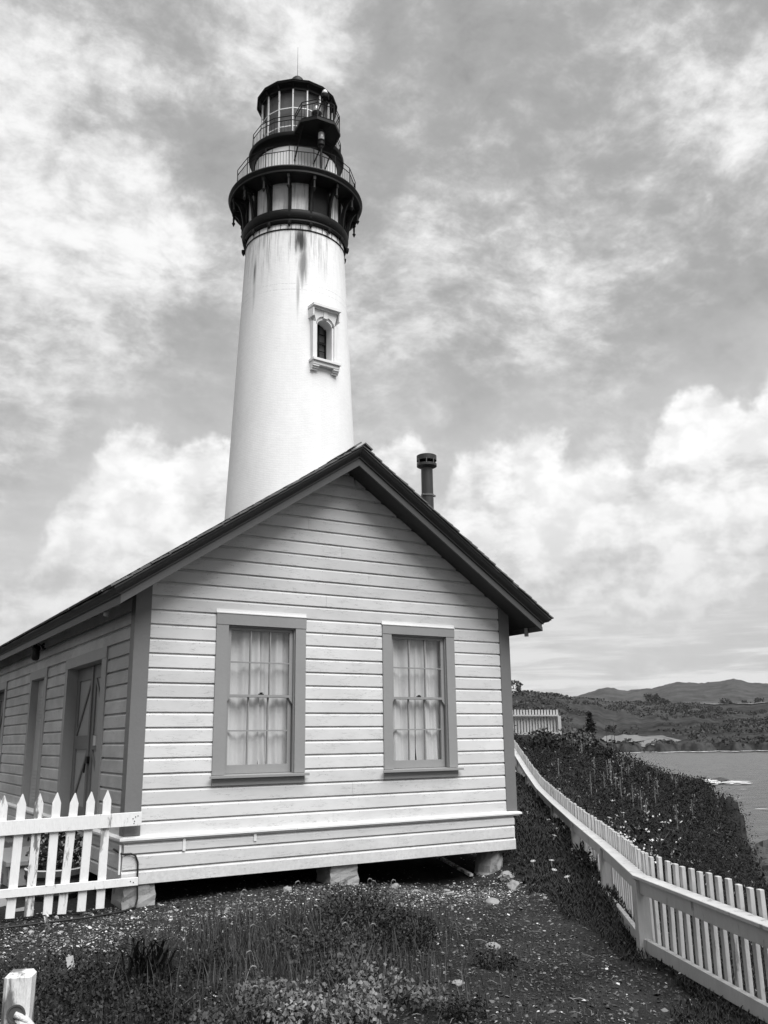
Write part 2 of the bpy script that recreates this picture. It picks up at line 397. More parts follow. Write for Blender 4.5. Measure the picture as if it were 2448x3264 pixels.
class MB:
    """collects geometry in world coordinates and links it as one mesh object"""
    def __init__(self):
        self.v = []; self.f = []; self.mi = []
    def add(self, vs, fs, mi=0):
        b = len(self.v)
        self.v.extend([tuple(q) for q in vs])
        for f in fs:
            self.f.append(tuple(b + i for i in f)); self.mi.append(mi)
        return self
    def hexa(self, p, mi=0):
        return self.add(p, [(0, 3, 2, 1), (4, 5, 6, 7), (0, 1, 5, 4), (1, 2, 6, 5), (2, 3, 7, 6), (3, 0, 4, 7)], mi)
    def box(self, x0, x1, y0, y1, z0, z1, mi=0):
        return self.hexa([(x0, y0, z0), (x1, y0, z0), (x1, y1, z0), (x0, y1, z0), (x0, y0, z1), (x1, y0, z1), (x1, y1, z1), (x0, y1, z1)], mi)
    def obox(self, c, ax, ay, az, mi=0):
        c = Vector(c); ax = Vector(ax); ay = Vector(ay); az = Vector(az)
        return self.hexa([c - ax - ay - az, c + ax - ay - az, c + ax + ay - az, c - ax + ay - az,
                          c - ax - ay + az, c + ax - ay + az, c + ax + ay + az, c - ax + ay + az], mi)
    def beam(self, a, b, w_, h_, up=(0, 0, 1), mi=0):
        a = Vector(a); b = Vector(b); d = (b - a)
        L = d.length; d = d / L; s = d.cross(Vector(up))
        if s.length < 1e-4: s = d.cross(Vector((1, 0, 0)))
        s.normalize(); u = s.cross(d)
        return self.obox((a + b) / 2, d * L / 2, s * w_ / 2, u * h_ / 2, mi)
    def loft(self, loops, close=True, caps=True, mi=0):
        n = len(loops[0]); vs = [q for lp in loops for q in lp]; fs = []
        for i in range(len(loops) - 1):
            for j in range(n if close else n - 1):
                k = (j + 1) % n
                fs.append((i * n + j, i * n + k, (i + 1) * n + k, (i + 1) * n + j))
        if caps and close:
            fs.append(tuple(reversed(range(n)))); fs.append(tuple((len(loops) - 1) * n + j for j in range(n)))
        return self.add(vs, fs, mi)
    def tube(self, pts, r, n=8, mi=0, caps=True):
        pts = [Vector(q) for q in pts]; loops = []
        rs = r if isinstance(r, (list, tuple)) else [r] * len(pts)
        prev = None
        for i, q in enumerate(pts):
            d = (pts[min(i + 1, len(pts) - 1)] - pts[max(i - 1, 0)])
            if d.length < 1e-9: d = Vector((0, 0, 1))
            d.normalize()
            if prev is None:
                s = d.cross(Vector((0, 0, 1)))
                if s.length < 1e-3: s = Vector((1, 0, 0))
            else:
                s = prev - d * prev.dot(d)
            s.normalize(); prev = s; u = d.cross(s)
            loops.append([q + s * rs[i] * math.cos(2 * math.pi * j / n) + u * rs[i] * math.sin(2 * math.pi * j / n) for j in range(n)])
        return self.loft(loops, True, caps, mi)
    def lathe(self, prof, n=32, c=(0, 0), ang=None, mi=0, closed=True):
        """prof: (r, z) rows; revolve about the vertical through c. ang: bearings in degrees"""
        if ang is None: ang = [360 * i / n for i in range(n)]
        vs = []; fs = []; n = len(ang)
        for r_, z_ in prof:
            for a in ang: vs.append((c[0] + r_ * math.sin(R(a)), c[1] + r_ * math.cos(R(a)), z_))
        for i in range(len(prof) - 1):
            for j in range(n if closed else n - 1):
                k = (j + 1) % n
                fs.append((i * n + j, (i + 1) * n + j, (i + 1) * n + k, i * n + k))
        return self.add(vs, fs, mi)
    def build(self, name, mats, parent=None, smooth=False, loc=None, bevel=0.0):
        """loc: world position the object's origin gets (geometry stays put)"""
        if loc is None:
            loc = WLOC.get(parent.name, Vector((0, 0, 0))) if parent is not None else Vector((0, 0, 0))
        loc = Vector(loc)
        me = bpy.data.meshes.new(name)
        me.from_pydata([(a - loc.x, b - loc.y, c - loc.z) for a, b, c in self.v], [], self.f)
        if not isinstance(mats, (list, tuple)): mats = [mats]
        for q in mats: me.materials.append(q)
        if len(mats) > 1: me.polygons.foreach_set('material_index', self.mi)
        bm = bmesh.new(); bm.from_mesh(me)
        bmesh.ops.recalc_face_normals(bm, faces=bm.faces)
        if bevel > 0:
            bmesh.ops.bevel(bm, geom=[e for e in bm.edges if len(e.link_faces) == 2 and e.calc_face_angle(0) > 0.6], offset=bevel, segments=1, affect='EDGES', clamp_overlap=True)
        bm.to_mesh(me); bm.free()
        if smooth:
            me.polygons.foreach_set('use_smooth', [True] * len(me.polygons))
            if smooth == 'auto':
                try: me.set_sharp_from_angle(angle=R(35))
                except Exception: pass
        me.update()
        return link_mesh(name, me, parent, loc)

def np_mesh(name, V, F, mats, mi=None, parent=None, smooth=False, loc=None):
    """fast mesh from numpy arrays; F is (n, k)"""
    V = np.asarray(V, dtype=np.float32); F = np.asarray(F, dtype=np.int32)
    if loc is not None: V = V - np.asarray(loc, dtype=np.float32)
    me = bpy.data.meshes.new(name)
    k = F.shape[1]
    me.vertices.add(len(V)); me.vertices.foreach_set('co', V.ravel())
    me.loops.add(F.size); me.loops.foreach_set('vertex_index', F.ravel())
    me.polygons.add(len(F))
    me.polygons.foreach_set('loop_start', np.arange(0, F.size, k, dtype=np.int32))
    if not isinstance(mats, (list, tuple)): mats = [mats]
    for q in mats: me.materials.append(q)
    if mi is not None: me.polygons.foreach_set('material_index', np.asarray(mi, dtype=np.int32))
    if smooth: me.polygons.foreach_set('use_smooth', np.ones(len(F), dtype=bool))
    me.update(calc_edges=True); me.validate()
    return link_mesh(name, me, parent, loc)

# numpy value noise
_perm = rng.random((256, 256))
def vnoise(x, y):
    xi = np.floor(x).astype(int); yi = np.floor(y).astype(int)
    fx = x - xi; fy = y - yi
    fx = fx * fx * (3 - 2 * fx); fy = fy * fy * (3 - 2 * fy)
    g = lambda a, b: _perm[a % 256, b % 256]
    return (g(xi, yi) * (1 - fx) + g(xi + 1, yi) * fx) * (1 - fy) + (g(xi, yi + 1) * (1 - fx) + g(xi + 1, yi + 1) * fx) * fy
def fbm(x, y, o=4):
    s = 0; a = 0.5
    for _ in range(o):
        s = s + a * (vnoise(x, y) - 0.5); x = x * 2.03 + 17.1; y = y * 2.03 + 5.3; a *= 0.5
    return s

# ------------------------------------------------------------------ ground
FENCE = [(2.17, -8.00, 0.0), (3.54, -5.06, 0.0), (5.28, -2.835, -0.03), (6.90, -0.57, 0.02), (8.52, 1.72, 0.11), (10.16, 4.03, 0.22),
         (11.78, 6.31, 0.455), (13.40, 8.60, 0.75), (15.00, 10.92, 1.09), (16.6, 13.2, 1.45)]
FENCE = [(1.15, -10.2, 0.03)] + FENCE
CP = [  # ground control points x, y, z
 (0.0, -0.2, .03), (2.7, -.2, .10), (5.5, -.2, -.12), (3, 3, .1), (3, 9, .1), (0, 8, .05), (6, 8, .25), (6.5, 3, .12),
 (-3.35, -11.67, .38), (-2.6, -7.85, .17), (-2, -4.0, .06), (0.3, -5.6, .02), (2.3, -6.9, .0), (-1.4, -.4, .03), (-4, -1, .05), (-4, 6, .1), (-10, -4, .1), (-8, -14, .4),
 (2.3, -13, .2), (4, -9.5, -.1), (4.5, -1.9, -.02), (2.5, -3.5, .02),
 # bank inside the fence, where the ice plant climbs over the lower rail
 (4.25, -3.85, .0), (5.0, -2.6, .08), (6.55, -.35, .29), (8.1, 1.9, .47), (9.7, 4.2, .60), (11.3, 6.5, .80), (12.9, 8.9, 1.1), (14.5, 11.2, 1.4),
 (9.5, 9.5, .9), (10, 15, 1.3), (6, 16, .6),
 # beyond the fence
 (6.68, -3.4, -.10), (8.41, -.83, .01), (10.98, 2.28, .30), (11.94, 4.15, .50), (16.84, 10.52, 1.0), (17.31, 7.23, -.1), (13.48, 2.5, -.6), (9.42, -2.03, -.65),
 (23.18, 11.16, -.77), (29.29, 14.76, -1.31), (31.99, 16.18, -2.2), (20.21, 6.9, -1.67), (21.95, 7.93, -3.5), (24.2, 9.4, -5.2), (30.24, 13.54, -6.5), (36.5, 18.5, -7.5), (40.9, 21.0, -8.0),
 (28.08, 20.54, 1.67), (23.89, 17.62, 2.03), (34.2, 24.3, 1.15), (37.89, 24.72, .16), (41.37, 25.27, -.25), (40.63, 23.0, -.89), (39.44, 21.27, -1.32),
 (23.8, 22.5, 2.1), (21.5, 21.5, 2.2), (27, 27, 1.9), (18, 25, 2.0), (12, 24, 1.9), (30, 34, 1.2), (20, 45, 2), (0, 30, .8), (-15, 20, .5), (0, 60, 2), (-40, 20, 1), (-30, -30, 1),
 (44, 24.5, -8.2), (47, 29, -9), (42, 31, -6), (36, 33, -3), (54, 30, -8.8), (62, 38, -9.5), (72, 46, -10.2), (85, 52, -12.5), (58, 46, -12.5), (46, 44, -11), (36, 48, -9), (78, 40, -12.2), (40, 60, -13), (60, 60, -13.5),
 (26, 5, -6), (34, 9, -9.5), (45, 15, -12), (20, -2, -5.5), (30, 0, -10.5), (14, -8, -4), (22, -10, -10), (8, -14, -2.0), (14, -22, -8), (50, 5, -13.5), (35, -20, -13.5), (0, -30, .2), (12, -40, -9), (40, -45, -13.5)]
CP = np.array(CP)
_ctr = CP[:, :2].mean(0)
_K = np.sqrt(((CP[:, None, :2] - CP[None, :, :2]) ** 2).sum(-1) + 0.3)
_A = np.zeros((len(CP) + 3, len(CP) + 3))
_A[:len(CP), :len(CP)] = _K - np.eye(len(CP)) * 0.02
_A[:len(CP), -3] = 1; _A[:len(CP), -2:] = (CP[:, :2] - _ctr) / 30; _A[-3, :len(CP)] = 1; _A[-2:, :len(CP)] = ((CP[:, :2] - _ctr) / 30).T
_W = np.linalg.solve(_A, np.concatenate([CP[:, 2], [0, 0, 0]]))
# bluff beyond the fence: rim of the bluff top by bearing (deg), distance and height; the cliff drops to the shore behind it
RIM = np.array([(38.0, 46, 2.1), (40.54, 46, 2.0), (41.79, 45, 2.0), (42.98, 44, 1.85), (44.29, 46, 1.5), (46.23, 50, 1.0), (48.56, 54, 0.0), (49.51, 55, -.2), (50.43, 56, -.35), (51.18, 56, -.72), (51.74, 55, -1.05), (52.10, 54, -1.45), (52.32, 53, -2.2), (52.50, 51, -3.6), (52.66, 48, -5.6), (53.0, 30, -3.6), (54, 24, -3.0), (60, 22, -3.0), (90, 20, -3.0), (150, 22, -2.5)])
def bluff_z(b, d, z16):
    dr = np.interp(b, RIM[:, 0], RIM[:, 1]); zr_ = np.interp(b, RIM[:, 0], RIM[:, 2]) - .30 * np.clip((b - 43) / 3, 0, 1)
    t = np.clip((d - 16) / (dr - 16), 0, 1)
    top = z16 + (zr_ - z16) * t
    dr = dr + (1.4 * np.sin(b * 7.3) * np.clip((b - 44) / 2, 0, 1) + .6 * np.sin(b * 19.0 + 1)) * np.clip((51.6 - b) / .8, 0, 1)
    dn = 35 - 7.2 * (b - 50.8)                      # near slope ends, gully, then the headland's cliff face
    u = np.clip((d - dn) / (dr - dn), 0, 1)
    top = top - 6.5 * np.clip((b - 50.3) / 1.0, 0, 1) * np.clip(u * 3, 0, 1) * np.clip((1 - u) * 2.6, 0, 1) * np.clip((52.6 - b) / .4, 0, 1)
    e = d - dr
    rocky = np.clip((b - 52.6) / .4, 0, 1)
    fall = np.interp(e.ravel(), [0, 1.5, 4, 8, 14, 30, 70], [0, .25, .62, .86, 1, 1, 1]).reshape(e.shape)
    gentle = np.interp(d.ravel(), [22, 30, 40, 50, 60, 75, 90, 110, 140], [0, .10, .24, .40, .50, .58, .74, .92, 1.0]).reshape(d.shape)
    drop = fall * (1 - rocky) + gentle * rocky * (e > 0)
    return np.where(e > 0, zr_ + (-12.6 - zr_) * drop, top)
def ground_z(x, y, rough=True):
    x = np.atleast_1d(np.asarray(x, float)); y = np.atleast_1d(np.asarray(y, float))
    d = np.sqrt((x[:, None] - CP[None, :, 0]) ** 2 + (y[:, None] - CP[None, :, 1]) ** 2 + 0.3)
    z = d @ _W[:len(CP)] + _W[-3] + ((np.stack([x, y], 1) - _ctr) / 30) @ _W[-2:]
    dist = np.hypot(x - CAM.x, y - CAM.y)
    bear = np.degrees(np.arctan2(x - CAM.x, y - CAM.y))
    sea = np.clip((bear - 30) / 10, 0, 1) * np.clip((205 - bear) / 10, 0, 1)
    x16 = CAM.x + 16 * np.sin(np.radians(bear)); y16 = CAM.y + 16 * np.cos(np.radians(bear))
    d16 = np.sqrt((x16[:, None] - CP[None, :, 0]) ** 2 + (y16[:, None] - CP[None, :, 1]) ** 2 + 0.3)
    z16 = d16 @ _W[:len(CP)] + _W[-3] + ((np.stack([x16, y16], 1) - _ctr) / 30) @ _W[-2:]
    wb = np.clip((bear - 38.5) / 2.0, 0, 1) * np.clip((160 - bear) / 20, 0, 1) * np.clip((dist - 15) / 2.5, 0, 1)
    z = z * (1 - wb) + wb * bluff_z(bear, dist, z16)
    f = np.clip((dist - 140) / 40, 0, 1)
    z = z * (1 - f) + f * (sea * -14.0 + (1 - sea) * np.clip(z, 0.3, 2.5))
    if rough:
        amp = 0.04 + 0.30 * np.clip((dist - 13) / 14, 0, 1)
        z = z + fbm(x * .55, y * .55, 3) * amp * 1.2 + fbm(x * 2.3 + 9, y * 2.3, 3) * 0.05
        st = np.clip((-z - 2.0) / 4, 0, 1)
        z = z + fbm(x * .35 + 3, y * .35, 4) * 3.0 * st
    return z
def gz(x, y): return float(ground_z(x, y)[0])

def soil_mat():
    mt, k, bs = new_mat('dark_soil')
    co = k.node('ShaderNodeTexCoord').outputs['Object']
    n1 = k.noise(co, 0.9, 5, 0.6); n2 = k.noise(co, 24, 4, 0.7); n3 = k.noise(co, 95, 2, 0.6)
    v = k.math('ADD', k.math('MULTIPLY', n1, .4), k.math('ADD', k.math('MULTIPLY', n2, .35), k.math('MULTIPLY', n3, .25)))
    zz = k.node('ShaderNodeSeparateXYZ'); k.l.new(co, zz.inputs[0])
    soil = k.ramp(v, .34, .68, .008, .046)
    rn = k.math('ADD', k.math('MULTIPLY', k.noise(co, .8, 6, .65), .6), k.math('MULTIPLY', k.noise(co, 5, 4, .6), .4))
    k.put(bs.inputs['Base Color'], k.mix(k.ramp(zz.outputs[2], -2.2, -4.0), soil, k.ramp(rn, .38, .66, .018, .11)))
    bs.inputs['Roughness'].default_value = 0.95; bs.inputs['Specular IOR Level'].default_value = 0.1
    bp = k.node('ShaderNodeBump'); bp.inputs['Strength'].default_value = 0.8; bp.inputs['Distance'].default_value = 0.03
    k.l.new(k.math('ADD', n2, k.math('MULTIPLY', n3, .5)), bp.inputs['Height']); k.l.new(bp.outputs[0], bs.inputs['Normal'])
    return mt
M['soil'] = soil_mat()

rings = np.concatenate([[0.0], np.geomspace(0.6, 40, 170), np.linspace(40.4, 75, 110), np.geomspace(76, 1800, 60)])
azs = np.radians(np.concatenate([np.linspace(-2, 72, 300), np.linspace(73, 357, 130)]))
na = len(azs)
gx = CAM.x + rings[:, None] * np.sin(azs)[None]; gy = CAM.y + rings[:, None] * np.cos(azs)[None]
GV = np.stack([gx.ravel(), gy.ravel(), ground_z(gx.ravel(), gy.ravel())], 1)
ii, jj = np.meshgrid(np.arange(len(rings) - 1), np.arange(na), indexing='ij')
k2 = (jj + 1) % na
GF = np.stack([ii * na + jj, ii * na + k2, (ii + 1) * na + k2, (ii + 1) * na + jj], -1).reshape(-1, 4)
ground = np_mesh('ground', GV, GF, M['soil'], smooth=True)
tag(ground, 'dark soil and bluff top sloping to the sea', None, None, 'structure')

# ------------------------------------------------------------------ sea
def sea_mat():
    mt, k, bs = new_mat('sea_water')
    co = k.node('ShaderNodeTexCoord').outputs['Object']
    w1 = k.noise(k.mapping(co, (1, 2.2, 1), rot=(0, 0, R(50))), 0.09, 6, 0.62)
    w2 = k.noise(k.mapping(co, (1, 3.0, 1), rot=(0, 0, R(40))), 0.32, 6, 0.68)
    k.put(bs.inputs['Base Color'], k.ramp(w1, .35, .7, .05, .13))
    bs.inputs['Roughness'].default_value = 0.3
    bs.inputs['Specular IOR Level'].default_value = 0.5
    bp = k.node('ShaderNodeBump'); bp.inputs['Strength'].default_value = 1.0; bp.inputs['Distance'].default_value = 2.0
    k.l.new(k.math('ADD', w1, k.math('MULTIPLY', w2, 1.1)), bp.inputs['Height']); k.l.new(bp.outputs[0], bs.inputs['Normal'])
    return mt
mb = MB()
mb.add([(-9000, -9000, -12), (9000, -9000, -12), (9000, 9000, -12), (-9000, 9000, -12)], [(0, 1, 2, 3)])
sea = mb.build('sea', sea_mat())
tag(sea, 'pale grey bay water', None, None, 'structure')

# ------------------------------------------------------------------ leaf scatter tools
def leaf_cloud(C, size, n_per, spread, up=0.5, aspect=0.5, seed=1, sj=0.4):
    """for every centre in C (N,3) scatter n_per little pointed leaves; returns V, F (quads)"""
    g = np.random.default_rng(seed)
    C = np.repeat(np.asarray(C, float), n_per, 0); N = len(C)
    spread = np.repeat(np.broadcast_to(np.asarray(spread, float).reshape(-1, 1) if np.ndim(spread) == 1 else spread, (N // n_per, np.shape(spread)[-1] if np.ndim(spread) == 2 else 1)), n_per, 0) if np.ndim(spread) else spread
    P = C + g.normal(0, 1, (N, 3)) * spread
    size = np.repeat(size, n_per) if np.ndim(size) else np.full(N, size)
    size = size * g.uniform(1 - sj, 1 + sj, N)
    d = g.normal(0, 1, (N, 3)); d[:, 2] = np.abs(d[:, 2]) * 0.6 + up
    d /= np.linalg.norm(d, axis=1)[:, None]
    s = np.cross(d, g.normal(0, 1, (N, 3))); s /= np.linalg.norm(s, axis=1)[:, None] + 1e-9
    L = size[:, None]
    a = P - d * L * .5; b = P + s * L * aspect * .5; c = P + d * L * .5; e = P - s * L * aspect * .5
    V = np.stack([a, b, c, e], 1).reshape(-1, 3)
    return V, np.arange(N * 4).reshape(-1, 4)

def spikes(P, d, L, r, sides=3):
    """solid little finger leaves: triangular spikes"""
    N = len(P)
    s = np.cross(d, np.array([0.3, 0.5, 0.81])); s /= np.linalg.norm(s, axis=1)[:, None] + 1e-9
    u = np.cross(d, s)
    rings_ = []
    for (t, k) in ((0, .8), (.55, 1.0)):
        for j in range(sides):
            a = 2 * math.pi * j / sides
            rings_.append(P + d * (L * t)[:, None] + (s * math.cos(a) + u * math.sin(a)) * (r * k)[:, None])
    tip = P + d * L[:, None]
    V = np.stack(rings_ + [tip], 1).reshape(-1, 3)
    b = (np.arange(N) * (2 * sides + 1))[:, None]
    F = []
    for j in range(sides):
        k = (j + 1) % sides
        F.append(np.concatenate([b + j, b + k, b + sides + k], 1)); F.append(np.concatenate([b + j, b + sides + k, b + sides + j], 1))
        F.append(np.concatenate([b + sides + j, b + sides + k, b + 2 * sides], 1))
    return V, np.concatenate(F, 0)

def blob(c, r, squash=0.7, seed=0, n=1, rough=0.25):
    """irregular stone: noisy icosphere, returns MB"""
    bm = bmesh.new(); bmesh.ops.create_icosphere(bm, subdivisions=n + 1, radius=1.0)
    g = random.Random(seed); mb = MB()
    ax = [Vector((g.uniform(-1, 1), g.uniform(-1, 1), g.uniform(-1, 1))).normalized() for _ in range(5)]
    cut = [g.uniform(.55, .95) for _ in range(5)]
    sx, sy = g.uniform(.75, 1.25), g.uniform(.75, 1.25)
    for v in bm.verts:
        for a, k in zip(ax, cut):
            t = v.co.dot(a)
            if t > k: v.co -= a * (t - k)
        v.co *= 1 + g.uniform(-rough, rough) * .35
    bm.verts.ensure_lookup_table(); bm.verts.index_update()
    mb.add([(c[0] + v.co.x * r * sx, c[1] + v.co.y * r * sy, c[2] + v.co.z * r * squash) for v in bm.verts], [[q.index for q in f.verts] for f in bm.faces])
    bm.free()
    return mb

# ------------------------------------------------------------------ far shore, fields, mountains
def bearing_of(px_x):                      # bearing (deg) of a far point seen at that column near the horizon
    return 31.52 + math.degrees(math.atan((px_x - 1224) / 2852 * 0.972))
def far_z(b, d):
    """height of the land across the bay at bearing b (deg), distance d (m)"""
    t = np.clip((b - 41.5) / 10.5, 0, 1)
    shore = 560 + 240 * np.clip((b - 40.5) / 5, 0, 1) + 14 * np.sin(b * 3.1) + 6 * np.sin(b * 9)
    ds = np.array([0, 6, 20, 100, 200, 300, 450, 600, 720, 820, 1000, 1900])
    zl = np.array([-13.5, -11.2, -5.5, 1.0, 8, 17, 35, 53, 61, 61, 58, 55])
    zr = np.array([-13.5, -11.6, -5.0, 0.3, 5, 12, 23, 35, 43, 50, 51, 51])
    e = np.clip(d - shore, -50, 1900)
    a = np.interp(e.ravel(), ds, zl).reshape(e.shape); c = np.interp(e.ravel(), ds, zr).reshape(e.shape)
    return a * (1 - t) + c * t
def field_mat():
    mt, k, bs = new_mat('far_fields')
    co = k.node('ShaderNodeTexCoord').outputs['Object']
    n1 = k.noise(k.mapping(co, (1, 2.5, 1), rot=(0, 0, R(48))), 0.006, 6, 0.62)
    n2 = k.noise(co, 0.07, 4, 0.65)
    s = k.noise(k.mapping(co, (1, 9, 1), rot=(0, 0, R(46))), 0.0045, 5, 0.55)
    v = k.math('ADD', k.math('MULTIPLY', n1, .5), k.math('MULTIPLY', n2, .5))
    col = k.ramp(v, .38, .62, .008, .052)
    col = k.mix(k.ramp(s, .56, .72, 0, .22), col, .13)
    k.put(bs.inputs['Base Color'], col)
    bs.inputs['Roughness'].default_value = 0.95; bs.inputs['Specular IOR Level'].default_value = 0.05
    return mt
bb = np.linspace(30, 62, 260); rr = np.concatenate([np.linspace(520, 900, 150), np.linspace(905, 2300, 200)])
BB, RR = np.meshgrid(bb, rr)
FZ = far_z(BB, RR)
fx = CAM.x + RR * np.sin(np.radians(BB)); fy = CAM.y + RR * np.cos(np.radians(BB))
FZ = FZ + fbm(fx * .02, fy * .02, 4) * 3 * np.clip((RR - 930) / 120, 0, 1) + fbm(fx * .15, fy * .15, 3) * 1.5 * np.clip((FZ + 12) / 8, 0, 1) * np.clip((880 - RR) / 60, 0, 1)
nr_, nb_ = RR.shape
ii, jj = np.meshgrid(np.arange(nr_ - 1), np.arange(nb_ - 1), indexing='ij')
F4 = np.stack([ii * nb_ + jj, ii * nb_ + jj + 1, (ii + 1) * nb_ + jj + 1, (ii + 1) * nb_ + jj], -1).reshape(-1, 4)
far = np_mesh('far_hills', np.stack([fx.ravel(), fy.ravel(), FZ.ravel()], 1), F4, field_mat(), smooth=True)
tag(far, 'dark grassy hillside across the bay', None, None, 'structure')
def far_point(px_x, d):
    b = bearing_of(px_x)
    z = float(far_z(np.array([b]), np.array([float(d)]))[0])
    return Vector((CAM.x + d * math.sin(R(b)), CAM.y + d * math.cos(R(b)), z))

# pale dry field on the terrace above the beach, sand below the low cliff
def sheet(name, rows, mt, label, dz=0.6):
    V = []; n = len(rows[0][1])
    for b_list in rows:
        d0, bs_ = b_list
        for b in bs_:
            d = d0 + 4 * math.sin(b * 5) + 2 * math.sin(b * 17)
            z = float(far_z(np.array([b]), np.array([d]))[0]) + dz
            x_ = CAM.x + d * math.sin(R(b)); y_ = CAM.y + d * math.cos(R(b))
            z += 0.5 + max(0.0, float(fbm(np.array([x_ * .02]), np.array([y_ * .02]), 4)[0]) * 3) * min(max((d - 930) / 120, 0), 1)
            V.append((x_, y_, z))
    Fq = [(i * n + j, i * n + j + 1, (i + 1) * n + j + 1, (i + 1) * n + j) for i in range(len(rows) - 1) for j in range(n - 1)]
    o = np_mesh(name, V, Fq, mt, smooth=True)
    return tag(o, label, None, None, 'structure')
def span(a, b, n=26): return list(np.linspace(a, b, n))
sheet('dry_field', [(826, span(44.6, 47.6)), (850, span(44.7, 49.2)), (880, span(44.8, 48.3)), (905, span(45.2, 47.4))],
      gmat('dry_field_soil', 0.15, 0.95, 0.2, 0.03), 'pale dry field on the terrace above the beach')
sheet('dry_field', [(1590, span(49.6, 55)), (1612, span(49.6, 55)), (1640, span(49.6, 55))], gmat('pale_stubble', 0.13, 0.95, 0.25, 0.02), 'thin pale field strip along the plateau edge below the mountains', 1.5)
# mountains
RIDGE = [(1400, 2212), (1600, 2214), (1760, 2216), (1830, 2213), (1870, 2203), (1925, 2186), (1950, 2188), (2000, 2198), (2020, 2193), (2080, 2190), (2160, 2173), (2230, 2177), (2300, 2172), (2345, 2166), (2400, 2178), (2448, 2182), (2560, 2195), (2760, 2210)]
rb = np.array([bearing_of(a) for a, _ in RIDGE]); rz = np.array([2.0 + (2352 - (a - 1224) * .0129 / 1.0 * 0.98 - b) / 2852 * 5000 - 24 for a, b in RIDGE])
bb = np.linspace(rb[0], rb[-1], 420); rr = np.linspace(3300, 5600, 46)
BB, RR = np.meshgrid(bb, rr)
hz = np.interp(BB, rb, rz)
prof = np.interp(RR, [3300, 3700, 4300, 5000, 5300, 5600], [0.16, .25, .62, 1.0, .85, .5])
fx = CAM.x + RR * np.sin(np.radians(BB)); fy = CAM.y + RR * np.cos(np.radians(BB))
MZ = hz * prof + fbm(fx * .0022, fy * .0022, 4) * 70 * np.clip(1 - np.abs(RR - 4100) / 900, 0, 1) + fbm(fx * .05, fy * .05, 3) * 11
nr_, nb_ = RR.shape
ii, jj = np.meshgrid(np.arange(nr_ - 1), np.arange(nb_ - 1), indexing='ij')
F4 = np.stack([ii * nb_ + jj, ii * nb_ + jj + 1, (ii + 1) * nb_ + jj + 1, (ii + 1) * nb_ + jj], -1).reshape(-1, 4)
mt_, k_, bs_ = new_mat('forested_mountain')
co_ = k_.node('ShaderNodeTexCoord').outputs['Object']
k_.put(bs_.inputs['Base Color'], k_.ramp(k_.noise(co_, 0.012, 8, .72),   .36, .66, .018, .062))
bs_.inputs['Roughness'].default_value = 0.95; bs_.inputs['Specular IOR Level'].default_value = 0.0
mountains = np_mesh('mountains', np.stack([fx.ravel(), fy.ravel(), MZ.ravel()], 1), F4, mt_, smooth=True)
tag(mountains, 'hazy forested mountains on the skyline', None, None, 'structure')

# surf: many low overlapping flecks of foam
def foam(name, label, flecks):
    """flecks: (bearing, distance, half length m, half depth m)"""
    V = []; Fq = []
    for i, (b, d, hl, hd) in enumerate(flecks):
        c = Vector((CAM.x + d * math.sin(R(b)), CAM.y + d * math.cos(R(b)), -11.90 + .004 * i)); t_ = Vector((math.cos(R(b)), -math.sin(R(b)), 0)); o_ = Vector((math.sin(R(b)), math.cos(R(b)), 0))
        n0 = len(V)
        for j in range(8):
            a = 2 * math.pi * j / 8; V.append(tuple(c + t_ * hl * math.cos(a) * _fr.uniform(.7, 1.1) + o_ * hd * math.sin(a) * _fr.uniform(.6, 1.2)))
        Fq.append(tuple(range(n0, n0 + 8)))
    me = bpy.data.meshes.new(name); me.from_pydata(V, [], Fq); me.materials.append(M['foam']); me.update()
    return tag(link_mesh(name, me), label, None, None, 'stuff')
_fr = random.Random(17)
fl = []
for b in np.linspace(43.6, 55, 420):
    sh = 560 + 240 * min(max((b - 40.5) / 5, 0), 1) + 14 * math.sin(b * 3.1) + 6 * math.sin(b * 9) - 1
    if math.sin(b * 11) + .9 * math.sin(b * 29) + .6 * math.sin(b * 71) > -.35: fl.append((b + _fr.gauss(0, .02), sh - _fr.uniform(-1, 14) * _fr.random(), _fr.uniform(1, 5), _fr.uniform(.5, 4.0)))
foam('surf', 'white surf breaking along the far beach', fl)
fl = [(44.0 + _fr.gauss(1.2, .55), _fr.gauss(655, 10), _fr.uniform(1, 5), _fr.uniform(.6, 2.5)) for _ in range(60)] + [(_fr.gauss(45.6, .25), _fr.gauss(600, 4), _fr.uniform(1, 3), _fr.uniform(.6, 1.6)) for _ in range(18)]
foam('surf', 'broken white waves rolling in near the far beach', fl)
fl = [(50.2 + 2.4 * _fr.random() ** 1.2, _fr.gauss(291, 3), _fr.uniform(.6, 2.4), _fr.uniform(.3, 1.6)) for _ in range(110)] + [(_fr.gauss(50.6, .15), _fr.gauss(297, 5), _fr.uniform(.5, 1.6), _fr.uniform(.5, 2.5)) for _ in range(40)]
foam('surf', 'white foam streaming past the low sea rock', fl)
fl = [(_fr.uniform(48, 55), _fr.uniform(160, 700), _fr.uniform(.4, 1.8), _fr.uniform(.2, .6)) for _ in range(60)]
foam('whitecaps', 'small white flecks out in the bay', fl)

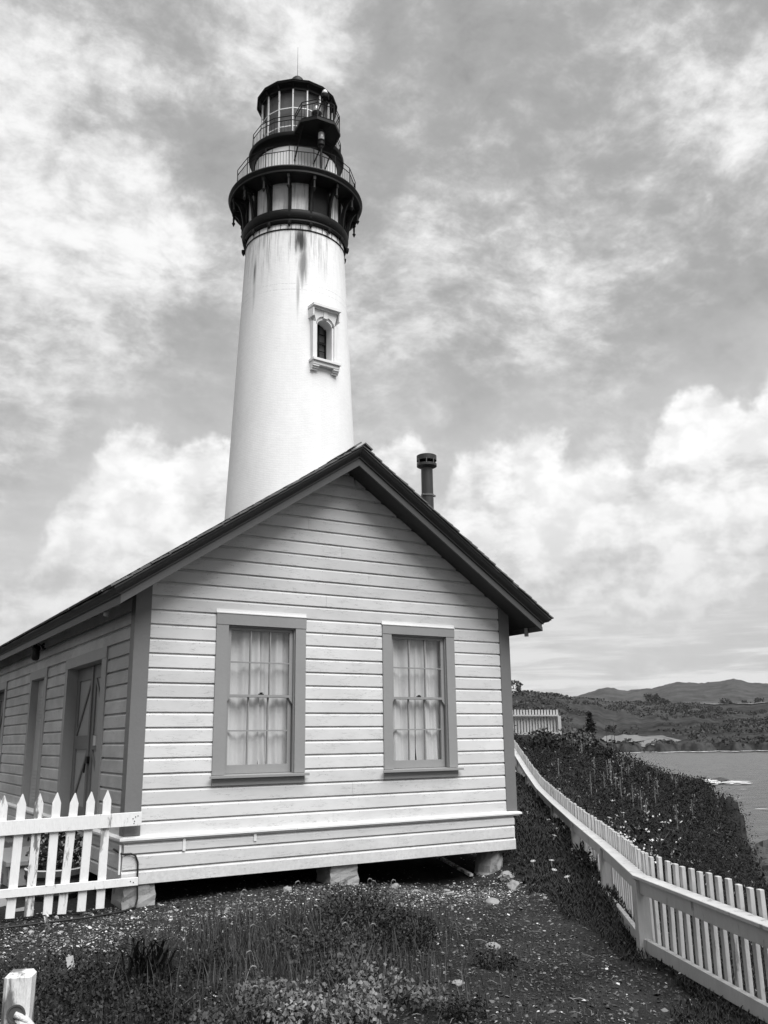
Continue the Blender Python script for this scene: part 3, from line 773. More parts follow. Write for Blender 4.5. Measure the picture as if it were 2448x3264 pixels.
# ------------------------------------------------------------------ far trees and the house on the hill
def far_tree(pxx, d, w_, h_, label, seed, conic=False):
    base = far_point(pxx, d)
    t = thing('tree', base - Vector((0, 0, 1)), label, 'tree', 'trees on the far fields')
    g = np.random.default_rng(seed)
    n = 26
    if conic:
        hh = g.uniform(0.1, 1, n); rad = (1.02 - hh) * w_ / 2
    else:
        hh = g.uniform(0.25, .95, n); rad = np.sqrt(np.clip(1 - (2 * hh - 1.1) ** 2, 0.05, 1)) * w_ / 2 * g.uniform(.3, 1, n)
    an = g.uniform(0, 6.28, n)
    C = np.stack([base.x + rad * np.cos(an), base.y + rad * np.sin(an), base.z + hh * h_], 1)
    V, F = leaf_cloud(C, max(w_, h_) * .16, 9, max(w_, h_) * .06, .2, .8, seed)
    np_mesh('crown', V, F, M['far_tree'], parent=t, loc=tuple(base))
    mb = MB(); mb.tube([base - Vector((0, 0, 1)), base + Vector((0, 0, h_ * .5))], [w_ * .06, w_ * .03], 5); mb.build('trunk', M['bark'], t)
TREES = [(1634, 1290, 40, 30, 'broad dark tree beside the small white house on the hill', 0), (1650, 1295, 16, 17, 'pointed dark tree just right of the broad hilltop tree', 1),
         (1667, 1300, 9, 8, 'small bush standing alone on the hill crest', 0), (1772, 1330, 5, 5, 'lone shrub dot midway along the far hill crest', 0),
         (2077, 1560, 46, 24, 'widest tree clump at the edge of the pale far field', 0), (2110, 1570, 34, 14, 'tree clump right of the widest field edge clump', 0)]
for px_, d_, w_, h_, lb, cn in TREES: far_tree(px_, d_, w_ * .58, h_ * .6, lb, int(px_), bool(cn))
ORD = ['first', 'second', 'third', 'fourth', 'fifth', 'sixth', 'seventh', 'eighth', 'ninth', 'tenth', 'eleventh', 'twelfth', 'thirteenth', 'fourteenth']
for i_, (px_, d_, w_, h_) in enumerate(sorted([(2030, 1560, 20, 7), (2150, 1380, 22, 9), (2186, 1380, 26, 10), (2262, 1380, 14, 9), (2288, 1385, 20, 8), (2322, 1330, 15, 10), (2395, 1290, 17, 9), (2428, 1300, 14, 9), (2310, 1620, 34, 12), (2372, 1620, 16, 10), (2418, 1620, 26, 14), (1935, 980, 22, 9), (2135, 1250, 9, 5)])):
    far_tree(px_, d_, w_ * .6, h_ * .62, ORD[i_] + ' from the left of the dark trees dotting the fields across the bay', int(px_ + d_))
_g2 = np.random.default_rng(71); n_ = 5200
b_ = _g2.uniform(38, 55.5, n_); d_ = 808 + 920 * _g2.random(n_) ** .9
x_ = CAM.x + d_ * np.sin(np.radians(b_)); y_ = CAM.y + d_ * np.cos(np.radians(b_)); k_ = ((fbm(x_ * .012, y_ * .012, 4) > .03) | (d_ < 838)) & (_g2.random(n_) < .8)
k_ &= ~((d_ < 925) & (d_ > 822) & (b_ > 44) & (b_ < 49.6))
b_, d_, x_, y_ = b_[k_], d_[k_], x_[k_], y_[k_]
C_ = np.stack([x_, y_, far_z(b_, d_) + 1.2], 1)
V_, F_ = leaf_cloud(C_, 3.2, 6, np.array([[3.0, 3.0, .9]]).repeat(len(C_), 0), .3, .7, 72, .5)
tag(np_mesh('hillside_scrub', V_, F_, M['far_tree']), 'dark low scrub mottling the far hillside', 'scrub', None, 'stuff')
b0 = far_point(1626, 1260)
hs = thing('house', b0, 'tiny pale house below the hilltop tree', 'house')
mb = MB(); mb.box(b0.x - 8, b0.x + 5, b0.y - 4, b0.y + 4, b0.z - 1, b0.z + 4.2); mb.build('wall', M['white'], hs)
mb = MB(); mb.loft([[(b0.x - 9, b0.y - 5, b0.z + 4.2), (b0.x - 9, b0.y + 5, b0.z + 4.2), (b0.x - 9, b0.y, b0.z + 7)], [(b0.x + 6, b0.y - 5, b0.z + 4.2), (b0.x + 6, b0.y + 5, b0.z + 4.2), (b0.x + 6, b0.y, b0.z + 7)]]); mb.build('roof', M['slab'], hs)
for dx in (-5, -1, 2.5):
    mb = MB(); mb.box(b0.x + dx - .7, b0.x + dx + .7, b0.y - 4.1, b0.y - 4.003, b0.z + 1.2, b0.z + 3); mb.build('window', M['core'], hs)
# sea rock in the bay, boulders on the shore
mb = blob((CAM.x + 300 * math.sin(R(51.05)), CAM.y + 300 * math.cos(R(51.05)), -12.1), 3.6, 0.42, 5, 2)
o = mb.build('sea_rock', M['rock']); tag(o, 'low dark rock awash with foam out in the bay', 'rock')
ROCKS = []
_g = random.Random(9)
for _ in range(36):
    b_, d_ = 52.5 + 3.5 * _g.random() ** 1.5, _g.uniform(50, 120)
    ROCKS.append((CAM.x + d_ * math.sin(R(b_)), CAM.y + d_ * math.cos(R(b_)), _g.uniform(.8, 1.6) * d_ / 48))
for i, (x_, y_, r_) in enumerate(ROCKS):
    o = blob((x_, y_, gz(x_, y_) + r_ * .15), r_, .75, 40 + i, 2, .5).build('rock', M['rock'], loc=(x_, y_, gz(x_, y_)))
    tag(o, 'dark jagged boulder on the shore below the bluff', 'rock', 'boulders below the bluff')

# ================================================================== HOUSE
W = 6.136; CX = W / 2; SL = 0.672; ZA = 5.99; LEN = 14.0; BH = 0.19; Z0 = 0.86
def zr(x): return ZA - SL * abs(x - CX)            # underside line of the rake fascia
ZS = 0.07                                          # soffit above that line
house = thing('clapboard_house', (CX, 0, 0.3), 'white clapboard house with grey trim and shingled gable roof', 'house')

# ---- sheathing behind the boards, with window and door openings
WIN = [dict(x0=1.25, x1=2.268, c0=1.075, c1=2.43, s0=1.018, s1=2.473, top=3.708), dict(x0=3.882, x1=4.895, c0=3.725, c1=5.052, s0=3.661, s1=5.114, top=3.686)]
WZ0, WZ1 = 1.565, 3.548
mb = MB()
xs = [0.04, 1.222, 2.296, 3.854, 4.923, W - .04]
for i in range(5):
    if i in (1, 3):
        mb.box(xs[i], xs[i + 1], .012, .10, .32, 1.50); mb.box(xs[i], xs[i + 1], .012, .10, WZ1 + .03, 3.86)
    else: mb.box(xs[i], xs[i + 1], .012, .10, .32, 3.86)
mb.loft([[(0.04, y, 3.862), (W - .04, y, 3.862), (W - .04, y, zr(W - .04) + .06), (CX, y, ZA + .06), (.04, y, zr(.04) + .06)] for y in (.012, .10)])
mb.loft([[(0.04, y, .32), (W - .04, y, .32), (W - .04, y, zr(W - .04) + .06), (CX, y, ZA + .06), (.04, y, zr(.04) + .06)] for y in (LEN - .1, LEN)])
DOORS = [(1.50, 3.65), (5.50, 6.68), (9.70, 11.40)]
ys = [.102, 1.47, 3.68, 5.47, 6.71, 9.67, 11.43, LEN - .102]
for i in range(7):
    if i in (1, 3, 5): mb.box(.012, .10, ys[i], ys[i + 1], 3.20, zr(.1))
    else: mb.box(.012, .10, ys[i], ys[i + 1], .32, zr(.1))
mb.box(W - .10, W - .012, .102, LEN - .102, .32, zr(W - .1))
mb.build('wall', M['core'], house)
mb = MB(); mb.box(.02, W - .02, .02, LEN - .02, .345, .50); mb.build('floor', M['core'], house)

# ---- drop siding boards
BP = [(-.034, 0.0), (-.034, .146), (-.028, .158), (-.012, .170), (-.004, .178), (-.004, BH + .004)]   # outward offset, height
def board_front(xa, xb, zb, clip=True):
    """one board on the gable face between xa and xb; ends follow the roof line"""
    g = random.uniform(-.0015, .0015)
    L = []; Rr = []
    for o, h in BP:
        z = min(zb + h, ZA + ZS); lim = max(0.0, (ZA + ZS - z) / SL)
        a, b = max(xa, CX - lim), min(xb, CX + lim)
        if h == 0.0 and b - a < 0.01: return None
        L.append((a, o + g, z)); Rr.append((b, o + g, z))
    lim = (ZA + ZS - zb) / SL
    zt = min(zb + BH, ZA + ZS)
    limt = max(0.0, (ZA + ZS - zt) / SL)
    L.append((max(xa, CX - limt), .011, zt)); Rr.append((min(xb, CX + limt), .011, zt))
    L.append((max(xa, CX - lim), .011, zb)); Rr.append((min(xb, CX + lim), .011, zb))
    mb = MB(); mb.loft([L, Rr]); return mb
nrow = 28
for k in range(nrow):
    zb = Z0 + BH * k
    cuts = [(.165, 5.975)] if zb < zr(.165) - .1 else [(-.5, 6.7)]
    if zb + BH > 1.45 and zb < 3.70:
        if zb < 1.43: cuts = [(.165, 1.079), (2.429, 3.712), (5.052, 5.975)] if zb + .1 > 1.43 else cuts
        else: cuts = [(.165, 1.074), (2.431, 3.724), (5.053, 5.975)]
        if zb + BH > 3.72: cuts = [(.165, 5.975)]
    for a, b in cuts:
        # long runs are pieced from two boards
        segs = [(a, b)]
        if b - a > 4.5 and k % 2 == 0:
            j = random.uniform(2.4, 3.9) if not (1.3 < zb < 3.8) else (a + b) / 2
            segs = [(a, j - .0015), (j + .0015, b)]
        for s0, s1 in segs:
            bm_ = board_front(s0, s1, zb)
            if bm_: bm_.build('siding_board', M['siding'], house)
def board_side(ya, yb, zb):
    L = []; Rr = []
    g = random.uniform(-.0015, .0015)
    for o, h in BP: L.append((o + g, ya, zb + h)); Rr.append((o + g, yb, zb + h))
    for y, q in ((ya, L), (yb, Rr)): q += [(.011, y, zb + BH), (.011, y, zb)]
    mb = MB(); mb.loft([L, Rr]); return mb
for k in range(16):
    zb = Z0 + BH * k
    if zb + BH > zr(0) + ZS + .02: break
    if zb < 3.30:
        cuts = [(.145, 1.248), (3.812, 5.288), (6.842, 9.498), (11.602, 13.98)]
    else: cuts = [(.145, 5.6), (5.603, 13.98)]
    for a, b in cuts: board_side(a, b, zb).build('siding_board', M['siding_shaded'], house)

# ---- corner boards
def corner(x0, x1, name='corner_board'):
    mb = MB()
    ztop = lambda x: zr(x) + ZS - .003
    mb.hexa([(x0, -.046, Z0 + .02), (x1, -.046, Z0 + .02), (x1, .010, Z0 + .02), (x0, .010, Z0 + .02), (x0, -.046, ztop(x0)), (x1, -.046, ztop(x1)), (x1, .010, ztop(x1)), (x0, .010, ztop(x0))])
    mb.build(name, M['corner'], house)
corner(-.046, .163); corner(5.977, W + .046)
mb = MB(); mb.box(-.046, .010, .0105, .143, Z0 + .02, zr(-.02) + ZS - .02); mb.build('corner_board', M['corner'], house)
mb = MB(); mb.box(W - .010, W + .046, .0105, .143, Z0 + .02, zr(W + .02) + ZS - .02); mb.build('corner_board', M['corner'], house)

# ---- water table and skirt
mb = MB()
def wt(xa, xb):
    pr = [(.0, .882), (-.075, .862), (-.098, .852), (-.098, .826), (-.064, .822), (-.064, .80), (0, .80)]
    mb.loft([[(xa(-o), o, z) for o, z in pr], [(xb(-o), o, z) for o, z in pr]])
wt(lambda o: -o, lambda o: 2.30); mb.build('water_table', M['white'], house)
mb = MB(); wt(lambda o: 2.304, lambda o: W + o + .0); mb.build('water_table', M['white'], house)
mb = MB(); pr = [(.0, .882), (-.075, .862), (-.098, .852), (-.098, .826), (-.064, .822), (-.064, .80), (0, .80)]
mb.loft([[(o, o if o < 0 else 0.0, z) for o, z in pr], [(o, LEN, z) for o, z in pr]]); mb.build('water_table', M['white'], house)
SK = [(.674, .799), (.488, .672), (.311, .486)]
for i, (a, b) in enumerate(SK):
    pr = [(-.060, a), (-.060, b - .042), (-.052, b - .028), (-.034, b - .014), (-.028, b), (-.005, b), (-.005, a)]
    x0 = (-.030, -.042, -.046)[i]; x1 = (6.105, 6.100, 6.112)[i]
    mb = MB(); mb.loft([[(x0, o, z) for o, z in pr], [(x1, o, z) for o, z in pr]]); mb.build('skirt_board', M['siding'], house)
    mb = MB(); mb.loft([[(o + .012, -.003, z) for o, z in pr], [(o + .012, LEN, z) for o, z in pr]]); mb.build('skirt_board', M['siding'], house)
mb = MB(); mb.box(-.082, -.062, -.052, -.025, .44, .78); mb.build('corner_batten', M['white'], house)
for x_, zb_, zt_ in ((.73, .66, .822), (1.70, .715, .822)):
    mb = MB(); mb.box(x_ - .018, x_ + .018, -.072, -.0605, zb_, zt_); mb.build('patch_strip', M['white'], house)

# ---- windows
def window(q, idx):
    x0, x1, c0, c1, s0, s1, top = (q[k] for k in ('x0', 'x1', 'c0', 'c1', 's0', 's1', 'top'))
    mb = MB()
    mb.box(c0, x0, -.054, .010, 1.566, 3.553); mb.box(x1, c1, -.054, .010, 1.566, 3.553)
    mb.box(c0 - .003, c1 + .003, -.060, .010, 3.5535, top)
    # jamb linings and stops
    mb.box(x0 - .02, x0 + .0, .0105, .16, 1.566, WZ1 + .02); mb.box(x1, x1 + .02, .0105, .16, 1.566, WZ1 + .02)
    mb.box(x0, x1, -.02, .16, WZ1, WZ1 + .02)
    mb.box(x0, x0 + .012, -.018, .012, 1.57, WZ1 - .001); mb.box(x1 - .012, x1, -.018, .012, 1.57, WZ1 - .001)
    mb.box(x0 + .0125, x1 - .0125, -.018, .012, WZ1 - .014, WZ1 - .001)
    win = mb.build('window', M['trim'], house, loc=((x0 + x1) / 2, 0, 1.5))
    mb = MB(); mb.hexa([(s0, -.115, 1.525), (s1, -.115, 1.525), (s1, .10, 1.535), (s0, .10, 1.535), (s0, -.115, 1.556), (s1, -.115, 1.556), (s1, .10, 1.572), (s0, .10, 1.572)])
    mb.v = [((min(max(v[0], x0), x1) if v[1] > 0 else v[0]), v[1], v[2]) for v in mb.v]
    mb.build('sill', M['trim'], win)
    mb = MB(); mb.box(c0, c1, -.052, .010, 1.432, 1.5245); mb.build('apron', M['trim'], win)
    mb = MB(); mb.box(c0 - .012, c1 + .012, -.068, -.0355, top + .0005, top + .012); mb.box(c0 - .01, c1 + .01, -.042, -.0355, top + .0125, top + .060); mb.build('flashing', M['white'], win)
    # upper (outer) and lower (inner) sash
    a, b = x0 + .014, x1 - .014
    def sash(y0, y1, z0, z1, st, br, tr, horns=False):
        mb = MB()
        mb.box(a, a + st, y0, y1, z0, z1); mb.box(b - st, b, y0, y1, z0, z1)
        mb.box(a + st, b - st, y0, y1, z0, z0 + br); mb.box(a + st, b - st, y0, y1, z1 - tr, z1)
        if horns:
            for u0, u1, sg in ((a, a + st, 1), (b - st, b, -1)):
                e = (u0 if sg > 0 else u1); f = (u1 if sg > 0 else u0)
                mb.loft([[(e, y, z0), (f, y, z0), (f - sg * .012, y, z0 - .03), (e + sg * .012, y, z0 - .065), (e, y, z0 - .085)] for y in (y0, y1)])
        sh = mb.build('sash', M['trim'], win)
        gx0, gx1, gz0, gz1 = a + st, b - st, z0 + br, z1 - tr
        nx = [gx0 + (gx1 - gx0) * t / 3 for t in range(4)]; zm = (gz0 + gz1) / 2
        mb = MB()
        for v in nx[1:3]: mb.box(v - .009, v + .009, y0 + .004, y1 - .002, gz0, gz1)
        for i in range(3):
            mb.box(nx[i] + (.0092 if i else 0), nx[i + 1] - (.0092 if i < 2 else 0), y0 + .004, y1 - .002, zm - .009, zm + .009)
        mb.build('muntin', M['trim'], win)
        ym = (y0 + y1) / 2 + .004
        for i in range(3):
            for za, zb in ((gz0, zm - .009), (zm + .009, gz1)):
                tilt = random.uniform(-.0015, .0015)
                mb = MB(); mb.add([(nx[i] + .0 + (.009 if i else 0), ym - tilt, za), (nx[i + 1] - (.009 if i < 2 else 0), ym + tilt, za), (nx[i + 1] - (.009 if i < 2 else 0), ym + tilt, zb), (nx[i] + (.009 if i else 0), ym - tilt, zb)], [(0, 1, 2, 3)])
                mb.build('pane', M['glass'], win)
    sash(.014, .050, 2.582, 3.533, .052, .034, .040, True)
    sash(.053, .089, 1.574, 2.615, .052, .112, .034)
    mb = MB(); cxm = (a + b) / 2 + .03; mb.box(cxm - .035, cxm + .035, .028, .060, 2.6165, 2.632); mb.box(cxm - .015, cxm + .02, .030, .055, 2.6325, 2.648); mb.build('latch', M['iron'], win)
    # curtains: two gathered halves that part at the bottom
    for hlf in (0, 1):
        nx_, nz_ = 46, 22; V = []; 
        ph = random.uniform(0, 6)
        for iz in range(nz_ + 1):
            z = 1.60 + (3.54 - 1.60) * iz / nz_
            gap = max(0.0, (1.85 - z)) * (.10 if hlf else .03)
            for ix in range(nx_ + 1):
                t = ix / nx_
                if hlf == 0: x = x0 - .015 + (cxm - gap - x0 + .015) * t
                else: x = cxm + gap + (x1 + .015 - cxm - gap) * t
                fold = math.sin(t * 15 + ph + .4 * math.sin(z * 2 + ph)) * .020 + math.sin(t * 31 + ph * 2 + z) * .010 + math.sin(t * 6 + z * 1.4 + ph) * .022
                V.append((x, .142 + fold * .95 + .006 * hlf, z))
        n = nx_ + 1
        Fq = [(i * n + j, i * n + j + 1, (i + 1) * n + j + 1, (i + 1) * n + j) for i in range(nz_) for j in range(nx_)]
        np_mesh('curtain', V, Fq, M['curtain'], parent=win, smooth=True, loc=((x0 + x1) / 2, 0, 1.5))
window(WIN[0], 0); window(WIN[1], 1)

# ---- doors in the side wall
def door_case(o0, o1, c0, c1, depth):
    mb = MB()
    mb.box(-.052, .010, c0, o0, .885, 3.165); mb.box(-.052, .010, o1, c1, .885, 3.165); mb.box(-.058, .010, c0 - .003, c1 + .003, 3.1655, 3.325)
    mb.box(.0105, depth + .06, o0 - .02, o0, .80, 3.19); mb.box(.0105, depth + .06, o1, o1 + .02, .80, 3.19); mb.box(.0105, depth + .06, o0, o1, 3.165, 3.19)
    mb.box(-.06, depth + .06, o0, o1, .80, .845)
    return mb.build('door_frame', M['trim'], house, loc=(0, (o0 + o1) / 2, .85))
def zdoor(y0, y1, x, flip, dr_name='door'):
    """leaf with two braced panels; x = outer face"""
    mb = MB(); mb.box(x + .022, x + .05, y0, y1, .85, 3.16)
    d = mb.build(dr_name, M['doorpanel'], house, loc=(x, (y0 + y1) / 2, .85))
    mb = MB(); sw = .15
    mb.box(x, x + .0215, y0, y0 + sw, .85, 3.16); mb.box(x, x + .0215, y1 - sw, y1, .85, 3.16)
    for a, b in ((.85, 1.06), (1.90, 2.11), (2.96, 3.16)): mb.box(x, x + .0215, y0 + sw, y1 - sw, a, b)
    mb.build('door_rails', M['door'], d)
    for a, b in ((1.06, 1.90), (2.11, 2.96)):
        ya, yb = (y0 + sw, y1 - sw) if flip else (y1 - sw, y0 + sw)
        wv = .075
        mb = MB(); mb.loft([[(xx, ya, a), (xx, ya, a + wv), (xx, yb, b), (xx, yb, b - wv)] for xx in (x + .001, x + .0212)]); mb.build('brace', M['door'], d)
    return d
door_case(1.50, 3.65, 1.25, 3.81, .12)
d1 = zdoor(1.505, 2.60, .12, True); d2 = zdoor(2.612, 3.645, .12, False)
mb = MB(); mb.box(.095, .118, 2.16, 2.30, 1.96, 2.10); mb.build('lock_plate', M['steel'], d1)
mb = MB(); mb.box(.085, .119, 2.545, 2.66, 1.70, 1.80); mb.tube([(.07, 2.60, 1.70), (.06, 2.60, 1.60), (.07, 2.64, 1.57), (.08, 2.66, 1.66)], .014, 6); mb.build('hasp', M['iron'], d1)
mb = MB(); mb.box(.099, .119, 2.585, 2.628, .87, 3.15); mb.build('astragal', M['door'], d2)
door_case(5.50, 6.68, 5.29, 6.84, .08)
mb = MB(); mb.box(.08, .125, 5.505, 6.675, .85, 3.16); dd = mb.build('door', M['doorpale'], house, loc=(.08, 6.1, .85)); dd['label'] = 'pale narrow door set deep in its frame'
for za in (2.28, .95):
    for i in range(10):
        mb = MB(); mb.box(.068, .0795, 5.72, 6.46, za + i * .062, za + i * .062 + .034); mb.build('louver', M['doorpale'], dd)
door_case(9.70, 11.40, 9.50, 11.60, .12)
zdoor(9.705, 10.55, .12, True); zdoor(10.562, 11.395, .12, False)

# ---- roof: decks, soffit, rake and eave trim, shingles
RY0, RY1 = -.50, LEN + .5; XE = 3.44
CPROF = [(.0, .125), (.022, .125), (.022, .140), (.030, .152), (.052, .172), (.078, .196), (.094, .222), (.100, .240), (.112, .243), (.112, .268), (.0, .268)]
mb = MB()
for s in (-1, 1):
    e = XE + .10
    mb.loft([[(CX, y, ZA + ZS), (CX + s * (XE - .022), y, ZA + ZS - SL * (XE - .022)), (CX + s * (XE - .022), y, ZA + .262 - SL * (XE - .022)), (CX, y, ZA + .262)] for y in (RY0 + .021, RY1)])
roof = mb.build('roof', M['trimdark'], house)
for s in (-1, 1):
    # rake fascia with a bead along its lower edge
    mb = MB()
    mb.loft([[(CX, y, ZA), (CX + s * XE, y, ZA - SL * XE), (CX + s * XE, y, ZA + .124 - SL * XE), (CX, y, ZA + .124)] for y in (-.50, -.48)])
    mb.loft([[(CX, y, ZA + .001), (CX + s * XE, y, ZA + .001 - SL * XE), (CX + s * XE, y, ZA + .062 - SL * XE), (CX, y, ZA + .062)] for y in (-.512, -.5005)])
    mb.build('rake_fascia', M['fascia'], roof)
    mb = MB(); mb.loft([[(CX, -.50 - o, ZA + h) for o, h in CPROF], [(CX + s * (XE + o), -.50 - o, ZA + h - SL * (XE + o)) for o, h in CPROF]]); mb.build('crown_molding', M['trimdark'], roof)
    mb = MB(); mb.box(*sorted((CX + s * XE, CX + s * (XE - .02))), -.479, RY1, ZA - SL * XE, ZA + .124 - SL * XE); mb.build('eave_fascia', M['fascia'], roof)
    mb = MB(); mb.loft([[(CX + s * (XE + o), -.50 - o, ZA + h - SL * (XE + o)) for o, h in CPROF], [(CX + s * (XE + o), RY1, ZA + h - SL * (XE + o)) for o, h in CPROF]]); mb.build('gutter', M['trimdark'], roof)
    mb = MB(); xo = CX + s * (XE - .05); zo = ZA - SL * XE; y_ = -.16 if s > 0 else .35
    mb.tube([(xo, y_, zo + .08), (xo, y_, zo - .055)], .035, 10); mb.build('downspout_outlet', M['trim'], roof)
    # shingle courses
    cs_, sn = math.cos(math.atan(SL)), math.sin(math.atan(SL))
    dn = Vector((s * cs_, 0, -sn)); nm = Vector((s * sn, 0, cs_))
    top0 = Vector((CX, 0, ZA + .274))
    n_c = 30; L_ = (XE + .14) / cs_
    for c in range(n_c):
        sb = .10 + (L_ - .10) * (c + 1) / n_c + random.uniform(-.006, .006)
        st = sb - .30
        y = -.628 + random.uniform(-.014, .01)
        for q in range(3):
            wd = random.uniform(.11, .20)
            jit = random.uniform(-.012, .012); th = random.uniform(.018, .030)
            a0 = top0 + dn * max(st, .0); a1 = top0 + dn * (sb + jit)
            p0 = a0 + nm * .002; p1 = a1 + nm * .014
            q0 = a0 + nm * .010; q1 = a1 + nm * (.014 + th)
            mb = MB(); mb.hexa([(p0.x, y, p0.z), (p1.x, y, p1.z), (p1.x, y + wd, p1.z), (p0.x, y + wd, p0.z), (q0.x, y, q0.z), (q1.x, y, q1.z), (q1.x, y + wd, q1.z), (q0.x, y + wd, q0.z)])
            mb.build('shingle', M['shingle'], roof)
            y += wd + .004
    mb = MB()
    for c in range(n_c):
        sb = .10 + (L_ - .10) * (c + 1) / n_c; st = max(sb - .30, 0)
        y = -.10
        while y < RY1:
            wd = random.uniform(.14, .32)
            a0 = top0 + dn * st + nm * .001; a1 = top0 + dn * (sb + random.uniform(-.012, .012)) + nm * .014
            q0 = a0 + nm * .008; q1 = a1 + nm * random.uniform(.018, .028)
            mb.hexa([(a0.x, y, a0.z), (a1.x, y, a1.z), (a1.x, y + wd, a1.z), (a0.x, y + wd, a0.z), (q0.x, y, q0.z), (q1.x, y, q1.z), (q1.x, y + wd, q1.z), (q0.x, y + wd, q0.z)])
            y += wd + .004
    o = mb.build('shingle_courses', M['shingle'], roof); o['kind'] = 'stuff'
    # ridge cap shingles
    for i in range(5):
        y = -.645 + i * .17; a = top0 + nm * (.036 + .012 * (i == 0)); b = a + dn * .155
        mb = MB(); mb.hexa([(a.x, y, a.z), (b.x, y, b.z), (b.x, y + .21, b.z - .004), (a.x, y + .21, a.z - .004), (a.x + nm.x * .02, y, a.z + nm.z * .024), (b.x + nm.x * .02, y, b.z + nm.z * .02), (b.x + nm.x * .02, y + .21, b.z + nm.z * .01), (a.x + nm.x * .02, y + .21, a.z + nm.z * .01)])
        mb.build('ridge_shingle', M['shingle'], roof)

# ---- stove flue through the right slope
PX, PY = 5.262, .9
flue = thing('flue_pipe', (PX, PY, 4.75), 'dark sooty stove pipe with open ring cap on the right roof slope', 'flue')
mb = MB(); mb.lathe([(.108, 4.55), (.107, 6.10)], 24, (PX, PY)); mb.lathe([(.105, 6.10), (.104, 6.66)], 24, (PX, PY)); mb.build('pipe', M['metal'], flue, smooth='auto')
mb = MB(); mb.lathe([(.108, 6.13), (.115, 6.13), (.115, 6.165), (.108, 6.165), (.108, 6.13)], 24, (PX, PY)); mb.box(PX + .105, PX + .14, PY - .05, PY - .025, 6.13, 6.165); mb.box(PX - .14, PX - .105, PY - .06, PY - .035, 6.135, 6.16); mb.build('clamp_band', M['dullsteel'], flue)
mb = MB(); mb.lathe([(.09, 6.64), (.104, 6.64), (.172, 6.68), (.178, 6.68), (.178, 6.725), (.168, 6.728), (.10, 6.70), (.09, 6.69)], 28, (PX, PY)); mb.build('lower_ring', M['metal'], flue, smooth='auto')
mb = MB(); mb.lathe([(.0, 6.895), (.16, 6.885), (.178, 6.875), (.178, 6.785), (.172, 6.785), (.165, 6.865), (.0, 6.87)], 28, (PX, PY)); mb.build('cap', M['metal'], flue, smooth='auto')
for a in (20, 95, 170, 215, 265, 320):
    x_, y_ = PX + .174 * math.sin(R(a)), PY + .174 * math.cos(R(a))
    mb = MB(); mb.tube([(x_, y_, 6.71), (x_, y_, 6.80)], .008, 5); mb.build('strut', M['dullsteel'], flue)

# ---- piers under the house
def pier(name, x0, x1, y0, y1, z0, z1, taper, label, seed):
    g = random.Random(seed); mb = MB(); loops = []
    n = 7
    for i in range(n + 1):
        t = i / n; z = z0 + (z1 - z0) * t; k = taper * (1 - t)
        lp = []
        for j, (a, b) in enumerate(((0, 0), (.33, 0), (.66, 0), (1, 0), (1, .5), (1, 1), (.5, 1), (0, 1), (0, .5))):
            lp.append((x0 - k + (x1 - x0 + 2 * k) * a + g.uniform(-.012, .012), y0 - k + (y1 - y0 + 2 * k) * b + g.uniform(-.012, .012), z))
        loops.append(lp)
    mb.loft(loops)
    return tag(mb.build(name, M['concrete'], loc=((x0 + x1) / 2, (y0 + y1) / 2, z0)), label, 'pier', 'concrete piers under the house')
pier('pier', .0, .39, -.03, .45, -.15, .309, .02, 'flaking square concrete pier under the left front corner', 1)
pier('pier', 2.875, 3.285, 0.0, .40, -.05, .309, .035, 'small pale concrete pier under the middle of the front', 2)
g = random.Random(5); mb = MB(); loops = []
for z, xa, xb in ((-.35, 5.48, 6.04), (-.12, 5.50, 6.03), (-.02, 5.60, 5.98), (.08, 5.60, 6.03), (.18, 5.64, 6.0), (.26, 5.70, 5.95), (.309, 5.73, 5.94)):
    loops.append([((xa + xb) / 2 + (xb - xa) / 2 * math.cos(a) + g.uniform(-.012, .012), .25 + .24 * math.sin(a) + g.uniform(-.012, .012), z) for a in [2 * math.pi * i / 14 for i in range(14)]])
mb.loft(loops); tag(mb.build('pier', M['concrete'], loc=(5.8, .25, -.1)), 'rounded broken concrete pier under the right front corner', 'pier', 'concrete piers under the house')
mb = MB(); mb.beam((5.42, .20, gz(5.42, .2) + .05), (5.62, 1.5, gz(5.62, 1.5) + .06), .07, .035); tag(mb.build('plank', M['peel']), 'loose plank end poking out from under the house', 'plank')
# porch lamp on the side wall, cable down the corner
lamp = thing('porch_lamp', (-.04, 5.9, 3.72), 'jar shaped lamp hanging from the side wall under the eave', 'lamp')
mb = MB(); mb.lathe([(.0, -.02), (.065, -.02), (.065, .03), (.03, .05), (0, .05)], 12); mb.v = [(-.022 - v[2], 5.86 + v[0], 3.74 + v[1]) for v in mb.v]; mb.build('wall_box', M['iron'], lamp, smooth='auto')
mb = MB(); mb.tube([(-.06, 5.86, 3.74), (-.13, 5.75, 3.76), (-.22, 5.55, 3.77), (-.25, 5.41, 3.75), (-.25, 5.41, 3.68)], .016, 6); mb.build('arm', M['iron'], lamp, smooth=True)
mb = MB(); mb.lathe([(0, 3.71), (.05, 3.71), (.075, 3.68), (.078, 3.63), (.0, 3.63)], 14, (-.25, 5.41)); mb.build('cap', M['iron'], lamp, smooth='auto')
mb = MB(); mb.lathe([(.066, 3.63), (.072, 3.55), (.066, 3.47), (.04, 3.44), (0, 3.435)], 14, (-.25, 5.41)); mb.build('glass_jar', M['ironrust'], lamp, smooth=True)
mb = MB(); pts = [(-.06, .3, .70), (-.072, -.02, .69), (-.05, -.075, .675), (.05, -.078, .675), (.11, -.078, .65), (.145, -.078, .57), (.15, -.078, .35), (.165, -.065, .15), (.14, -.08, .06), (-.05, -.25, .055), (-.45, -.42, .06), (-.95, -.45, .06), (-1.5, -.5, .06), (-2.4, -.6, .07)]
fine_ = []
